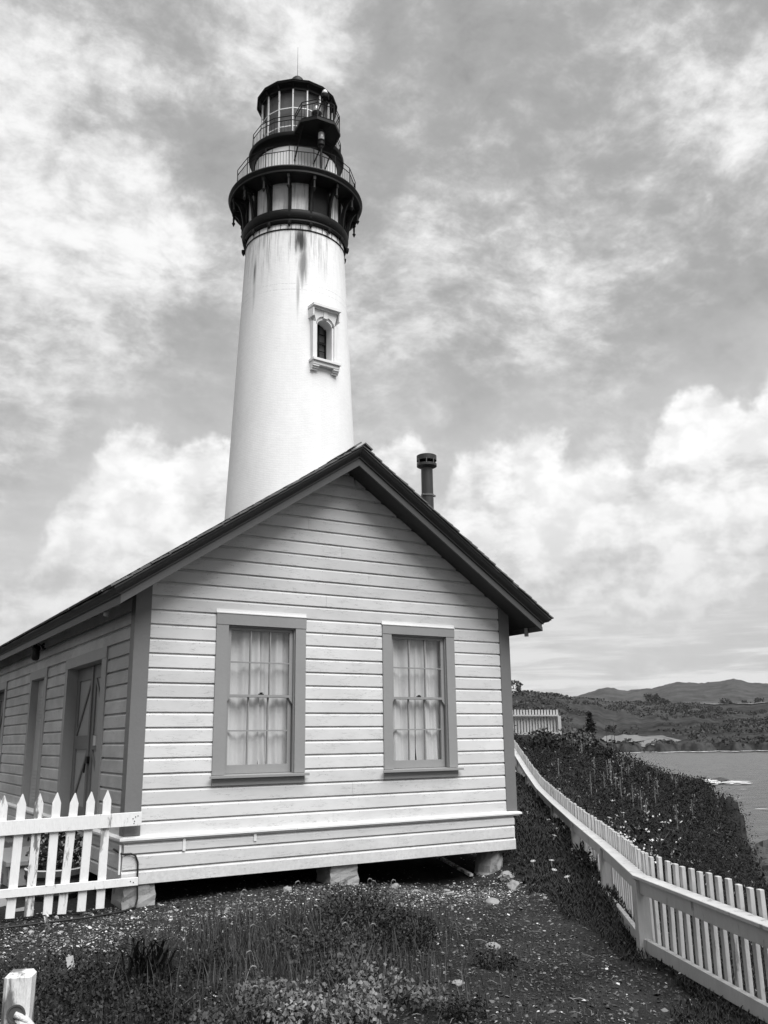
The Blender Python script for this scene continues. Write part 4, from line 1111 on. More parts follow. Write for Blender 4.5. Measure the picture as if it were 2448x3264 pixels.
for i in range(len(pts) - 1):
    for t in (0, .33, .66): fine_.append(Vector(pts[i]).lerp(Vector(pts[i + 1]), t))
fine_.append(Vector(pts[-1]))
mb.tube(fine_, .012, 6); tag(mb.build('cable', M['cable'], smooth=True), 'black cable running down the house corner and along the soil', 'cable')

# ================================================================== LIGHTHOUSE
AX, AY = 12.9786, 22.6427
BZ = gz(AX, AY) - .3
tower = thing('lighthouse', (AX, AY, BZ), 'tall white lighthouse tower with black iron galleries and lantern', 'lighthouse')
C2 = (AX, AY)
def rsh(z): return 2.29 + (24.35 - z) * .0447
WB, WH = 175.6, 0.40                         # window bearing and half width
ang = []
hw = math.degrees(math.asin(WH / 2.55))
a = WB - hw
ang = [WB - hw, WB - hw * .5, WB, WB + hw * .5, WB + hw]
rest = 360 - 2 * hw
ang += [WB + hw + rest * i / 92 for i in range(1, 92)]
zl = [BZ, 6, 12, 16, 17.70, 18.6, 19.78, 21, 22.5, 24.0, 24.36]
mb = MB(); n = len(ang)
vs = [(AX + rsh(z) * math.sin(R(q)), AY + rsh(z) * math.cos(R(q)), z) for z in zl for q in ang]
fs = []
for i in range(len(zl) - 1):
    for j in range(n):
        if 17.6 < zl[i] and zl[i + 1] < 19.8 and j < 4: continue
        k = (j + 1) % n; fs.append((i * n + j, (i + 1) * n + j, (i + 1) * n + k, i * n + k))
mb.add(vs, fs)
mb.lathe([(rsh(24.9), 24.92), (2.27, 26.42)], 96, C2)
mb.build('shaft', M['brick'], tower, smooth='auto', loc=(AX, AY, 0))
# the thin iron band below the belt and the belt itself
mb = MB(); mb.lathe([(rsh(24.02) - .01, 23.99), (rsh(24.02) + .035, 24.0), (rsh(24.02) + .035, 24.045), (rsh(24.05) - .01, 24.05)], 96, C2); mb.build('iron_band', M['iron'], tower, smooth='auto')
for a in (-200, -186, -172, -160, -150, -138, -122, -110, -100, 150, 140):
    mb = MB(); x_, y_ = AX + (rsh(24.2) + .012) * math.sin(R(a)), AY + (rsh(24.2) + .012) * math.cos(R(a)); mb.tube([(x_, y_, 24.03), (x_, y_, 24.36)], .014, 5); mb.build('band_strap', M['iron'], tower)
mb = MB(); mb.lathe([(2.30, 24.30), (2.38, 24.33), (2.42, 24.42), (2.40, 24.50), (2.46, 24.58), (2.50, 24.75), (2.50, 24.88), (2.46, 24.95), (2.25, 24.97)], 96, C2); mb.build('belt', M['iron'], tower, smooth='auto')
# gallery deck and its sixteen brackets
mb = MB(); mb.lathe([(1.90, 26.72), (3.12, 26.70), (3.16, 26.72), (3.18, 26.66), (3.15, 26.60), (3.09, 26.52), (3.09, 26.43), (3.05, 26.40), (2.2, 26.40)], 96, C2); gal = mb.build('gallery_deck', M['ironrust'], tower, smooth='auto')
def pol(r_, b_, z_): return Vector((AX + r_ * math.sin(R(b_)), AY + r_ * math.cos(R(b_)), z_))
BR = [-148 + 22.5 * i for i in range(16)]
for b_ in BR:
    o = Vector((math.sin(R(b_)), math.cos(R(b_)), 0)); l = Vector((o.y, -o.x, 0))
    ctr = Vector((AX, AY, 0)); mb = MB()
    def ring_(p, q, r_=0):  # flat web following outline points (r, z) with thickness
        pass
    out = [(2.47, 24.6), (2.52, 24.95), (2.55, 25.35), (2.62, 25.72), (2.74, 26.02), (2.90, 26.20), (2.98, 26.24)]
    inn = [(2.30, 24.6), (2.36, 24.95), (2.40, 25.35), (2.47, 25.80), (2.60, 26.14), (2.80, 26.33), (2.96, 26.37)]
    loops = []
    for (ra, za), (rb_, zb_) in zip(out, inn):
        loops.append([ctr + o * ra + l * .05 + Vector((0, 0, za)), ctr + o * ra - l * .05 + Vector((0, 0, za)), ctr + o * rb_ - l * .05 + Vector((0, 0, zb_)), ctr + o * rb_ + l * .05 + Vector((0, 0, zb_))])
    mb.loft(loops)
    mb.hexa([ctr + o * r_ + l * s_ + Vector((0, 0, z_)) for z_ in (26.20, 26.398) for r_, s_ in ((2.25, -.06), (3.02, -.06), (3.02, .06), (2.25, .06))])
    mb.obox(ctr + o * 2.33 + Vector((0, 0, 25.5)), l * .075, o * .05, Vector((0, 0, .72)))
    br_ = mb.build('bracket', M['iron'], tower)
    mb = MB(); e = ctr + o * 2.95
    mb.lathe([(0, 25.62), (.02, 25.66), (.055, 25.74), (.085, 25.80), (.05, 25.85), (.04, 25.90), (.052, 26.0), (.045, 26.22), (.0, 26.22)], 10, (e.x, e.y)); mb.build('finial', M['ironrust'], br_, smooth='auto')
mb = MB(); o = Vector((math.sin(R(177.5)), math.cos(R(177.5)), 0)); l = Vector((o.y, -o.x, 0))
mb.obox(Vector((AX, AY, 25.68)) + o * 2.285, l * .36, o * .05, Vector((0, 0, .70))); mb.build('dark_hatch', M['iron'], tower)
# lower skirt of hanging drips on the belt edge
for b_ in BR:
    mb = MB(); o = pol(2.44, b_, 0); mb.lathe([(0, 24.06), (.05, 24.14), (.09, 24.24), (.10, 24.36), (0, 24.36)], 8, (o.x, o.y)); mb.build('drop_boss', M['iron'], tower)

def railing(r_, z0, z1, mid, angs, nb, parent, closed=True, post=.022):
    N = len(angs)
    for i in range(N):
        p = pol(r_, angs[i], z0)
        mb = MB(); mb.tube([p, (p.x, p.y, z1)], post, 6); mb.build('rail_post', M['iron'], parent)
        if not closed and i == N - 1: break
        q = pol(r_, angs[(i + 1) % N], z0)
        for zz in (z1, z1 - mid, z0 + .08):
            mb = MB(); mb.tube([(p.x, p.y, zz), (q.x, q.y, zz)], .020 if zz > z0 + .2 else .014, 5); mb.build('handrail', M['iron'], parent)
        for k in range(1, nb):
            s_ = p.lerp(q, k / nb)
            mb = MB(); mb.tube([(s_.x, s_.y, z0 + .08), (s_.x, s_.y, z1 - mid)], .0095, 4, caps=False); mb.build('baluster', M['iron'], parent)
railing(2.84, 26.71, 27.93, .27, BR, 8, gal)
# watch room drum
dang = [-148 + 11.25 + 22.5 * i for i in range(16)]
mb = MB(); mb.lathe([(1.96, 26.70), (1.96, 28.72)], 96, C2); drum = mb.build('watch_room', M['panel'], tower, smooth='auto')
for b_ in [-148 - 4 + 32 * i for i in range(11)]:
    p = pol(1.962, b_, 0); mb = MB(); mb.tube([(p.x, p.y, 26.72), (p.x, p.y, 28.7)], .012, 4); mb.build('panel_seam', M['ironrust'], drum)
mb = MB(); mb.lathe([(1.95, 28.55), (2.02, 28.60), (2.06, 28.74), (2.16, 28.84), (2.26, 28.90), (2.29, 28.98), (2.29, 29.08), (2.24, 29.13), (1.5, 29.16)], 96, C2); lgal = mb.build('lantern_gallery', M['iron'], tower, smooth='auto')
LR = BR
railing(2.14, 29.13, 30.03, .22, LR[0:13] + LR[15:16] if False else LR, 5, lgal)
# lantern room
mb = MB(); mb.lathe([(1.71, 29.14), (1.71, 29.30), (1.69, 29.32)], 16, C2, ang=dang); mb.build('lantern_base', M['panel'], tower)
la = BR
tiers = [29.32, 29.82, 30.80, 31.80]
glz = None
mb = MB()
for b_ in la:
    p = pol(1.72, b_, 0); q = pol(1.66, b_, 0)
    mb.beam((p.x, p.y, 29.30), (p.x, p.y, 31.82), .06, .07, up=(math.sin(R(b_)), math.cos(R(b_)), 0))
glz = mb.build('lantern_frame', M['muntin'], tower)
for i in range(16):
    p = pol(1.71, la[i], 0); q = pol(1.71, la[(i + 1) % 16], 0)
    for zz in tiers[:3]:
        mb = MB(); mb.beam((p.x, p.y, zz), (q.x, q.y, zz), .05, .05); mb.build('muntin', M['muntin'], glz)
    for a, b in zip(tiers[:-1], tiers[1:]):
        u = (q - p).normalized() * .03
        mb = MB(); mb.add([(p.x + u.x, p.y + u.y, a + .02), (q.x - u.x, q.y - u.y, a + .02), (q.x - u.x, q.y - u.y, b - .02), (p.x + u.x, p.y + u.y, b - .02)], [(0, 1, 2, 3)]); mb.build('pane', M['lglass'], glz)
mb = MB(); mb.lathe([(1.52, 29.2), (1.52, 31.85)], 48, C2); mb.build('blind', M['blind'], tower, smooth=True)
mb = MB(); mb.lathe([(1.60, 31.78), (1.76, 31.80), (1.76, 31.92), (1.90, 32.04), (1.97, 32.06), (1.985, 32.10), (1.955, 32.13), (1.985, 32.17), (1.965, 32.20), (1.2, 32.72), (.5, 33.15), (.30, 33.30), (0, 33.32)], 16, C2, ang=BR); rf = mb.build('lantern_roof', M['iron'], tower)
for b_ in BR:
    p0, p1 = pol(1.74, b_, 31.86), pol(1.90, b_, 32.02); mb = MB(); mb.beam(p0, p1, .06, .10); mb.build('eave_bracket', M['ironrust'], rf)
mb = MB(); mb.lathe([(.26, 33.28), (.30, 33.36), (.335, 33.48), (.335, 33.60), (.28, 33.76), (.18, 33.87), (.06, 33.92), (0, 33.925)], 24, C2); mb.build('ventilator_ball', M['ironrust'], rf, smooth='auto')
mb = MB(); mb.tube([(AX, AY, 33.9), (AX, AY, 35.7)], [.012, .006], 5); mb.build('lightning_rod', M['iron'], rf)
# projecting balcony on the lantern gallery
PL = [(-1.075, -1.93), (-1.176, -2.854), (-.636, -3.446), (.229, -3.478), (.85, -2.887), (.97, -2.08)]
PL = [(AX + a, AY + b) for a, b in PL]
mb = MB(); inner = [(AX + .55, AY - 1.75), (AX - .65, AY - 1.72)]
mb.loft([[(x_, y_, z_) for x_, y_ in PL + inner] for z_ in (28.97, 29.115)]); balc = mb.build('balcony', M['iron'], tower)
cxp, cyp = sum(a for a, _ in PL) / 6, sum(b for _, b in PL) / 6
def bal_rail(zt):
    for i in range(6):
        x_, y_ = PL[i]; x_ += (cxp - x_) * .05; y_ += (cyp - y_) * .05
        mb = MB(); mb.tube([(x_, y_, 29.11), (x_, y_, zt)], .024, 6); mb.build('rail_post', M['iron'], balc)
        if i == 5: break
        x2, y2 = PL[i + 1]; x2 += (cxp - x2) * .05; y2 += (cyp - y2) * .05
        for zz in (zt, zt - .18, 29.17): mb = MB(); mb.tube([(x_, y_, zz), (x2, y2, zz)], .022, 5); mb.build('handrail', M['iron'], balc)
        for k in range(1, 6):
            mb = MB(); u, v = x_ + (x2 - x_) * k / 6, y_ + (y2 - y_) * k / 6; mb.tube([(u, v, 29.17), (u, v, zt - .18)], .0095, 4, caps=False); mb.build('baluster', M['iron'], balc)
bal_rail(30.02)
for (a, b), t in (((-1.0, -2.7), -152), ((.1, -3.3), -178), ((.75, -2.7), 163)):
    p = pol(1.97, t, 27.75); mb = MB(); mb.tube([(AX + a, AY + b, 28.98), p], .035, 6); mb.build('strut', M['iron'], balc)
# beacons
def beacon(name, base, k, label, parts):
    t = thing(name, base, label, 'beacon lamp', 'beacon lamps on the lighthouse')
    for nm_, mat_, prof in parts:
        mb = MB(); mb.lathe([(r_ * k, base[2] + z_ * k) for r_, z_ in prof], 18, base[:2]); mb.build(nm_, mat_, t, smooth='auto')
    return t
M['lens'] = gmat('glass_lens', 0.55, 0.12, 0.15, 14, spec=0.8)
beacon('beacon_lamp', (AX - .42, AY - 2.95, 29.116), 1.0, 'drum shaped lamp with clear glass top standing on the balcony', [
    ('pedestal', M['iron'], [(0, 0), (.07, 0), (.07, .25), (0, .25)]), ('drum', M['ironrust'], [(0, .25), (.14, .25), (.23, .38), (.24, .55), (0, .57)]),
    ('lens', M['lens'], [(.10, .57), (.12, .62), (.12, .84), (.07, .92), (0, .93)])])
pbase = pol(2.90, 183.0, 26.45)
tb = beacon('beacon_lamp', tuple(pbase), 1.0, 'glass beacon on a black pole rising from the main gallery', [
    ('pole', M['iron'], [(0, 0), (.055, 0), (.050, 1.55), (0, 1.55)]), ('base', M['ironrust'], [(0, 1.50), (.08, 1.50), (.10, 1.62), (.155, 1.66), (.165, 1.78), (.135, 1.84), (.165, 1.88), (.165, 1.92), (0, 1.92)]),
    ('lens', M['lens'], [(.135, 1.92), (.145, 2.02), (.145, 2.26), (.13, 2.30)]), ('hood', M['ironrust'], [(.15, 2.29), (.15, 2.36), (.10, 2.44), (.0, 2.46)])])
fx_, fy_ = PL[3][0] - .52, PL[3][1] + .10
t = thing('beacon_lamp', (fx_, fy_, 29.95), 'domed lamp propped on crossed legs above the balcony rail', 'beacon lamp', 'beacon lamps on the lighthouse')
for a, b in (((-.34, -.02), (-.02, .02)), ((-.05, -.02), (.18, .05))):
    mb = MB(); mb.beam((fx_ + a[0], fy_ + a[1], 29.13), (fx_ + b[0], fy_ + b[1], 30.26), .05, .05); mb.build('leg', M['iron'], t)
mb = MB(); mb.lathe([(0, 30.26), (.17, 30.24), (.20, 30.30), (.20, 30.44), (.10, 30.46), (0, 30.46)], 14, (fx_ + .08, fy_ + .03)); mb.build('lamp_box', M['iron'], t, smooth='auto')
mb = MB(); mb.lathe([(.12, 30.46), (.135, 30.53), (.12, 30.62), (.07, 30.70), (0, 30.72)], 14, (fx_ + .08, fy_ + .03)); mb.build('lens', M['lens'], t, smooth=True)

# arched window in the shaft
WO = Vector((math.sin(R(WB)), math.cos(R(WB)), 0)); WL = Vector((-WO.y, WO.x, 0))
def wp(a, d, z): return Vector((AX, AY, 0)) + WL * a + WO * d + Vector((0, 0, z))
def wbox(mb, a0, a1, d0, d1, z0, z1): mb.hexa([wp(a0, d0, z0), wp(a1, d0, z0), wp(a1, d1, z0), wp(a0, d1, z0), wp(a0, d0, z1), wp(a1, d0, z1), wp(a1, d1, z1), wp(a0, d1, z1)])
def arch_strip(mb, wi, zs, zc, wo, zt, d0, d1, n=12):
    """flat plate above an arch: inner edge is a segmental arch from (-wi,zs) over (0,zc) to (wi,zs)"""
    h = zc - zs; rad = (wi * wi + h * h) / (2 * h); z0 = zc - rad; th = math.asin(wi / rad)
    pts_ = [(rad * math.sin(-th + 2 * th * i / n), z0 + rad * math.cos(-th + 2 * th * i / n)) for i in range(n + 1)]
    for i in range(n):
        (a0, b0), (a1, b1) = pts_[i], pts_[i + 1]
        c0, c1 = -wo + 2 * wo * i / n, -wo + 2 * wo * (i + 1) / n
        mb.hexa([wp(a0, d0, b0), wp(a1, d0, b1), wp(a1, d1, b1), wp(a0, d1, b0), wp(c0, d0, zt), wp(c1, d0, zt), wp(c1, d1, zt), wp(c0, d1, zt)])
mb = MB()
wbox(mb, -.62, -.46, 2.30, 2.70, 17.72, 19.46); wbox(mb, .46, .62, 2.30, 2.70, 17.72, 19.46)
arch_strip(mb, .46, 19.46, 19.80, .62, 20.05, 2.28, 2.70)
wbox(mb, -.459, -.375, 2.10, 2.63, 17.72, 19.40); wbox(mb, .375, .459, 2.10, 2.63, 17.72, 19.40)
arch_strip(mb, .375, 19.40, 19.66, .459, 19.795, 2.10, 2.63)
wbox(mb, -.10, .10, 2.40, 2.73, 19.70, 20.048)
tw = mb.build('tower_window', M['white'], tower)
mb = MB(); wbox(mb, -.70, .70, 2.25, 2.90, 20.12, 20.26); wbox(mb, -.66, .66, 2.25, 2.80, 20.052, 20.119); wbox(mb, -.69, -.625, 2.25, 2.82, 19.66, 20.05); wbox(mb, .625, .69, 2.25, 2.82, 19.66, 20.05); mb.build('hood', M['white'], tw, bevel=.008)
mb = MB(); wbox(mb, -.70, .70, 2.1, 2.90, 17.60, 17.718); wbox(mb, -.66, .66, 2.3, 2.82, 17.44, 17.598); mb.build('sill', M['white'], tw, bevel=.008)
for s in (-1, 1):
    mb = MB()
    for i in range(3):
        a0, a1 = sorted((s * .66, s * .36)); wbox(mb, a0, a1, 2.4, 2.80 - .06 * i, 17.44 - .075 * (i + 1) + .002, 17.44 - .075 * i - .002)
    mb.build('corbel', M['white'], tw)
mb = MB(); wbox(mb, -.40, .40, 2.05, 2.08, 17.6, 19.8); mb.build('dark_interior', M['core'], tw)
mb = MB()
wbox(mb, -.374, -.32, 2.12, 2.18, 17.72, 19.62); wbox(mb, .32, .374, 2.12, 2.18, 17.72, 19.62); wbox(mb, -.319, .319, 2.12, 2.19, 18.72, 18.84); wbox(mb, -.319, .319, 2.12, 2.18, 17.72, 17.80)
wbox(mb, -.025, .025, 2.125, 2.175, 17.80, 19.64)
for z_ in (18.10, 18.41, 19.20): 
    wbox(mb, -.319, -.026, 2.13, 2.17, z_ - .012, z_ + .012); wbox(mb, .026, .319, 2.13, 2.17, z_ - .012, z_ + .012)
wf = mb.build('sash', M['iron'], tw)
for a0, a1 in ((-.319, -.026), (.026, .319)):
    for z0_, z1_ in ((17.80, 18.09), (18.112, 18.40), (18.422, 18.72), (18.84, 19.19), (19.212, 19.60)):
        mb = MB(); mb.add([wp(a0, 2.15, z0_), wp(a1, 2.15, z0_), wp(a1, 2.15, z1_), wp(a0, 2.15, z1_)], [(0, 1, 2, 3)]); mb.build('pane', M['glass'], tw)

# ================================================================== FENCES
def share(name, mb, mat_): 
    """mesh built about the origin, to be linked many times"""
    me = bpy.data.meshes.new(name); me.from_pydata(mb.v, [], mb.f); me.materials.append(mat_)
    bm = bmesh.new(); bm.from_mesh(me); bmesh.ops.recalc_face_normals(bm, faces=bm.faces)
    bmesh.ops.bevel(bm, geom=list(bm.edges), offset=.003, segments=1, affect='EDGES'); bm.to_mesh(me); bm.free(); me.update(); return me
def put(name, me, parent, loc, rz, sc=(1, 1, 1), tilt=(0, 0)):
    o = bpy.data.objects.new(name, me); COL.objects.link(o); o.parent = parent
    o.location = Vector(loc) - WLOC[parent.name]; o.rotation_euler = (tilt[0], tilt[1], rz); o.scale = sc; return o

# picket fence that meets the house corner
pf = thing('picket_fence', (-1.2, -.13, .05), 'white pointed picket fence joining the left house corner', 'fence')
mb = MB(); mb.hexa([(-3.4, -.165, .955), (.142, -.165, 1.005), (.142, -.137, 1.005), (-3.4, -.137, .955), (-3.4, -.165, 1.115), (.138, -.165, 1.166), (.138, -.137, 1.166), (-3.4, -.137, 1.115)]); mb.build('rail', M['fence'], pf, bevel=.003)
mb = MB(); mb.hexa([(-3.4, -.165, .305), (.136, -.165, .316), (.136, -.137, .316), (-3.4, -.137, .305), (-3.4, -.165, .405), (.133, -.165, .409), (.133, -.137, .409), (-3.4, -.137, .405)]); mb.build('rail', M['fence'], pf, bevel=.003)
def pk(hw_, h, ph): 
    mb = MB(); mb.loft([[(-hw_, y, 0), (hw_, y, 0), (hw_, y, h - ph), (.004, y, h), (-.004, y, h), (-hw_, y, h - ph)] for y in (-.012, .012)]); return mb
pm = share('picket', pk(.050, 1.345, .118), M['fence']); pm2 = share('picket', pk(.050, 1.345, .118), M['peel'])
for i, (xt, xb, zt) in enumerate(((-.287, -.298, 1.434), (-.482, -.515, 1.425), (-.674, -.735, 1.419), (-.88, -.895, 1.431), (-1.079, -1.10, 1.433), (-1.271, -1.30, 1.431), (-1.472, -1.49, 1.424), (-1.675, -1.69, 1.43), (-1.87, -1.89, 1.42), (-2.07, -2.08, 1.43), (-2.27, -2.28, 1.42), (-2.47, -2.48, 1.43), (-2.67, -2.69, 1.42), (-2.87, -2.88, 1.43), (-3.07, -3.09, 1.42))):
    o = put('picket', pm2 if i == 4 else pm, pf, (xb, -.122, zt - 1.345), 0, (1, 1, 1), (0, math.atan((xt - xb) / 1.3)))
    if i == 4: o['label'] = 'picket with paint peeling off in flakes'
for x_, z_ in ((.03, 1.09), (.06, 1.11), (.05, 1.06), (.045, 1.035), (.09, 1.12), (.04, .37), (.075, .355)):
    mb = MB(); mb.tube([(x_, -.170, z_), (x_, -.160, z_)], .0065, 6); mb.build('nail', M['iron'], pf)

# rail fence along the bluff
rf_ = thing('rail_fence', (FENCE[2][0], FENCE[2][1], 0), 'long white rail fence with square pickets winding along the bluff', 'fence')
HR = .685
def fz(i): return FENCE[i][2] + HR
post_m = MB(); post_m.box(-.062, .062, -.062, .062, -.35, HR - .024); post_me = share('post', post_m, M['fence2'])
pic_m = MB(); pic_m.box(-.028, .028, -.018, .018, 0, .86); pic_me = share('picket', pic_m, M['fence2'])
for i in range(len(FENCE)):
    x_, y_, z_ = FENCE[i]
    a = Vector(FENCE[max(i - 1, 0)][:2]); b = Vector(FENCE[min(i + 1, len(FENCE) - 1)][:2]); d = (b - a).normalized()
    put('post', post_me, rf_, (x_, y_, z_), math.atan2(d.y, d.x))
for i in range(len(FENCE) - 1):
    a = Vector((*FENCE[i][:2], fz(i))); b = Vector((*FENCE[i + 1][:2], fz(i + 1))); d = (b - a).normalized()
    flat = Vector((d.x, d.y, 0)).normalized(); out = Vector((flat.y, -flat.x, 0))        # seaward side
    mb = MB(); mb.beam(a - d * .03 - out * .0, b + d * .03, .135, .032); mb.build('cap_rail', M['fence2'], rf_, bevel=.004)
    mb = MB(); mb.beam(a + Vector((0, 0, -.082)) + d * .065 - out * .01, b + Vector((0, 0, -.082)) - d * .065 - out * .01, .045, .125); mb.build('rail', M['fence2'], rf_, bevel=.003)
    mb = MB(); mb.beam(a + Vector((0, 0, -.60)) + d * .06, b + Vector((0, 0, -.60)) - d * .06, .05, .115); mb.build('rail', M['fence2'], rf_, bevel=.003)
    L = (b - a).length; npk = int(round(L / .168))
    for k in range(npk):
        t = (k + .5) / npk; p = a.lerp(b, t) + out * .104
        put('picket', pic_me, rf_, (p.x, p.y, p.z - .665 + random.uniform(-.012, .012)), math.atan2(flat.y, flat.x), (1, 1, 1), (random.uniform(-.012, .012), random.uniform(-.015, .015)))

# short fence end on the rise behind
c0 = Vector((CAM.x, CAM.y, 0))
def atd(b, d, z): return Vector((CAM.x + d * math.sin(R(b)), CAM.y + d * math.cos(R(b)), z))
A = atd(39.05, 45, 3.02); B = atd(42.14, 45, 2.985)
sf = thing('rail_fence', tuple(B - Vector((0, 0, 1))), 'short paint-worn white fence section ending on the rise beyond', 'fence')
d = (B - A).normalized(); fl = Vector((d.x, d.y, 0)).normalized(); out = Vector((-fl.y, fl.x, 0))
mb = MB(); mb.beam(A, B, .14, .07); mb.build('cap_rail', M['fence2'], sf)
mb = MB(); mb.beam(A - Vector((0, 0, .86)), B - Vector((0, 0, .84)), .06, .11); mb.build('rail', M['fence2'], sf)
mb = MB(); mb.box(-.075, .075, -.075, .075, -1.1, -.03); pmx = share('post', mb, M['fence2']); put('post', pmx, sf, B + d * .02, math.atan2(fl.y, fl.x)); put('post', pmx, sf, A, math.atan2(fl.y, fl.x))
mb = MB(); mb.box(-.045, .045, -.03, .03, -.90, .27); pmx = share('picket', mb, M['fence2'])
L = (B - A).length; npk = int(L / .140)
for k in range(npk):
    p = A.lerp(B, (k + .5) / npk) + out * .12; put('picket', pmx, sf, p + Vector((0, 0, random.uniform(-.015, .015))), math.atan2(fl.y, fl.x), (1, 1, 1), (0, random.uniform(-.02, .02)))

# white post with rope in the near corner
rp = thing('rope_post', (-2.615, -7.83, .1), 'chipped white wooden post with thick rope through it', 'post')
rz = R(-31.5 + 8); dx_ = Vector((math.cos(rz), math.sin(rz), 0)); dy_ = Vector((-math.sin(rz), math.cos(rz), 0))
mb = MB(); mb.obox((-2.612, -7.826, .60), dx_ * .049, dy_ * .049, Vector((0, 0, .578))); mb.build('post', M['peel'], rp, bevel=.012)
hc = Vector((-2.607, -7.826, 1.045)) - dy_ * .0495
mb = MB(); prof_ = [(.030, .004), (.040, .004), (.040, -.002), (.030, -.002), (.030, .004)]
for k in range(len(prof_) - 1):
    pass
mb = MB(); ringp = [hc + dx_ * .030 * math.cos(t) + Vector((0, 0, .030 * math.sin(t))) for t in [2 * math.pi * i / 20 for i in range(21)]]
mb.tube(ringp, .005, 5, caps=False); mb.loft([[hc + dx_ * .0285 * math.cos(2 * math.pi * i / 16) + Vector((0, 0, .0285 * math.sin(2 * math.pi * i / 16))) - dy_ * q for i in range(16)] for q in (-.003, .0015)]); mb.build('hole', M['core'], rp)
rope = thing('rope', (-2.6, -7.9, 1.0), 'thick fuzzy rope sagging from the white post', 'rope')
def rope_path(p0, p1, sag, n=40): return [Vector(p0).lerp(Vector(p1), i / n) - Vector((0, 0, sag * 4 * (i / n) * (1 - i / n))) for i in range(n + 1)]
pr_ = rope_path(hc + dy_ * .01, hc + Vector((2.1, -1.7, -.05)), .62)
pl_ = rope_path(Vector((-2.622, -7.82, 1.045)) + dy_ * .06, Vector((-5.0, -6.4, 1.0)), .0, 30)
pl_ = [q + Vector((0, 0, .0)) for q in rope_path(Vector((-2.66, -7.80, 1.06)) - dx_ * .03, Vector((-5.0, -7.9, 1.05)), .12, 30)]
for path in (pr_, pl_):
    for ph in range(3):
        q = []; 
        for i in range(len(path) * 4 - 3):
            f = i / 4; a = path[int(f)]; b = path[min(int(f) + 1, len(path) - 1)]; c = a.lerp(b, f - int(f))
            dd = (path[min(int(f) + 1, len(path) - 1)] - path[max(int(f) - 0, 0) if int(f) < len(path) - 1 else len(path) - 2]).normalized()
            s = dd.cross(Vector((0, 0, 1))).normalized(); u = s.cross(dd); th = f * 3.2 + ph * 2.094
            q.append(c + s * .011 * math.cos(th) + u * .011 * math.sin(th))
        mb = MB(); mb.tube(q, .0125, 6); mb.build('strand', M['rope'], rope, smooth=True)

# ================================================================== GROUND COVER AND PLANTS
def fence_side(x, y):
    """signed distance to the bluff fence line: > 0 on the house side"""
    best = np.full(len(x), 1e9); sg = np.zeros(len(x))
    for (ax, ay, _), (bx, by, _) in zip(FENCE[:-1], FENCE[1:]):
        dx, dy = bx - ax, by - ay; L2 = dx * dx + dy * dy
        t = np.clip(((x - ax) * dx + (y - ay) * dy) / L2, 0, 1)
        d = np.hypot(x - ax - t * dx, y - ay - t * dy)
        s = np.sign(dx * (y - ay) - dy * (x - ax))
        q = d < best; best = np.where(q, d, best); sg = np.where(q, s, sg)
    return best * sg
def in_house(x, y, mgn=0.0): return (x > -.05 - mgn) & (x < 6.15 + mgn) & (y > -mgn) & (y < LEN)

# edge of the ice plant mat on the house side (x as a function of y)
ICE = np.array([(-9.6, 1.45), (-8.0, 1.75), (-6.9, 2.2), (-5.6, 3.05), (-4.3, 3.75), (-2.6, 4.55), (-1.6, 5.15), (-.6, 5.75), (.1, 5.98), (.9, 6.2), (8, 6.2), (14, 6.4), (18, 6.4)])
def ice_mask(x, y): return x > np.interp(y, ICE[:, 0], ICE[:, 1]) + fbm(x * 1.4, y * 1.4, 3) * .9

# ---- loose chips and litter on the bare soil
def chips(n, seed, lo, hi, dens, mi_p):
    g = np.random.default_rng(seed)
    x = g.uniform(-4.5, 6.2, n * 6); y = g.uniform(-8.5, 1.2, n * 6)
    p = dens(x, y); k = g.random(n * 6) < p
    x, y = x[k][:n], y[k][:n]; N = len(x)
    z = ground_z(x, y)
    s = g.uniform(lo, hi, N) * np.where(g.random(N) < .12, 1.8, 1)
    asp = g.uniform(.3, 1.0, N); th = g.uniform(0, 6.28, N); tl = g.uniform(-.5, .5, (N, 2))
    c, sn = np.cos(th), np.sin(th)
    base = [(-1, -.7), (.7, -1), (1, .6), (-.5, 1)]
    V = []
    for (u, v) in base:
        uu = u * s; vv = v * s * asp
        V.append(np.stack([x + uu * c - vv * sn, y + uu * sn + vv * c, z + .006 + uu * tl[:, 0] + vv * tl[:, 1]], 1))
    V.append(np.stack([x, y, z + .006 + s * g.uniform(.25, .6, N)], 1))
    V = np.stack(V, 1).reshape(-1, 3); b = (np.arange(N) * 5)[:, None]
    F = np.concatenate([b + np.array([[i, (i + 1) % 4, 4]]) for i in range(4)], 0)
    mi = g.choice(len(mi_p), N, p=mi_p); return V, F, np.tile(mi, 4)
def dens_chip(x, y):
    d = np.exp(-((y + 1.1) / .95) ** 2) * np.clip((x + 2.6) / 2, 0, 1) * 1.0          # strip in front of the house
    d = d + .45 * np.exp(-(((x + .2) / 1.3) ** 2 + ((y + 1.4) / .9) ** 2)) + .07
    d = d * (0.55 + 1.6 * np.clip(fbm(x * 1.1, y * 1.1, 3) + .25, 0, 1))
    d = d * np.where((x > 1.8) & (y < -2.3), .45, 1); d = np.where(ice_mask(x, y), 0.02, d); d = np.where(y > .25, .10 * (x > 0), d)
    return np.clip(d, 0, 1)
V, F, mi = chips(10500, 3, .005, .016, dens_chip, [.24, .44, .32])
o = np_mesh('gravel', V, F, [M['chip_pale'], M['chip_mid'], M['chip_dark']], mi); tag(o, 'pale shell chips and gravel strewn over the dark soil', 'gravel', None, 'stuff')
V, F, mi = chips(26000, 4, .004, .017, lambda x, y: np.where(ice_mask(x, y), .05, .5) * (y < .2), [.012, .26, .728])
o = np_mesh('litter', V, F, [M['chip_pale'], M['chip_mid'], M['chip_dark']], mi); tag(o, 'dark leaf litter and bark bits on the soil', 'litter', None, 'stuff')

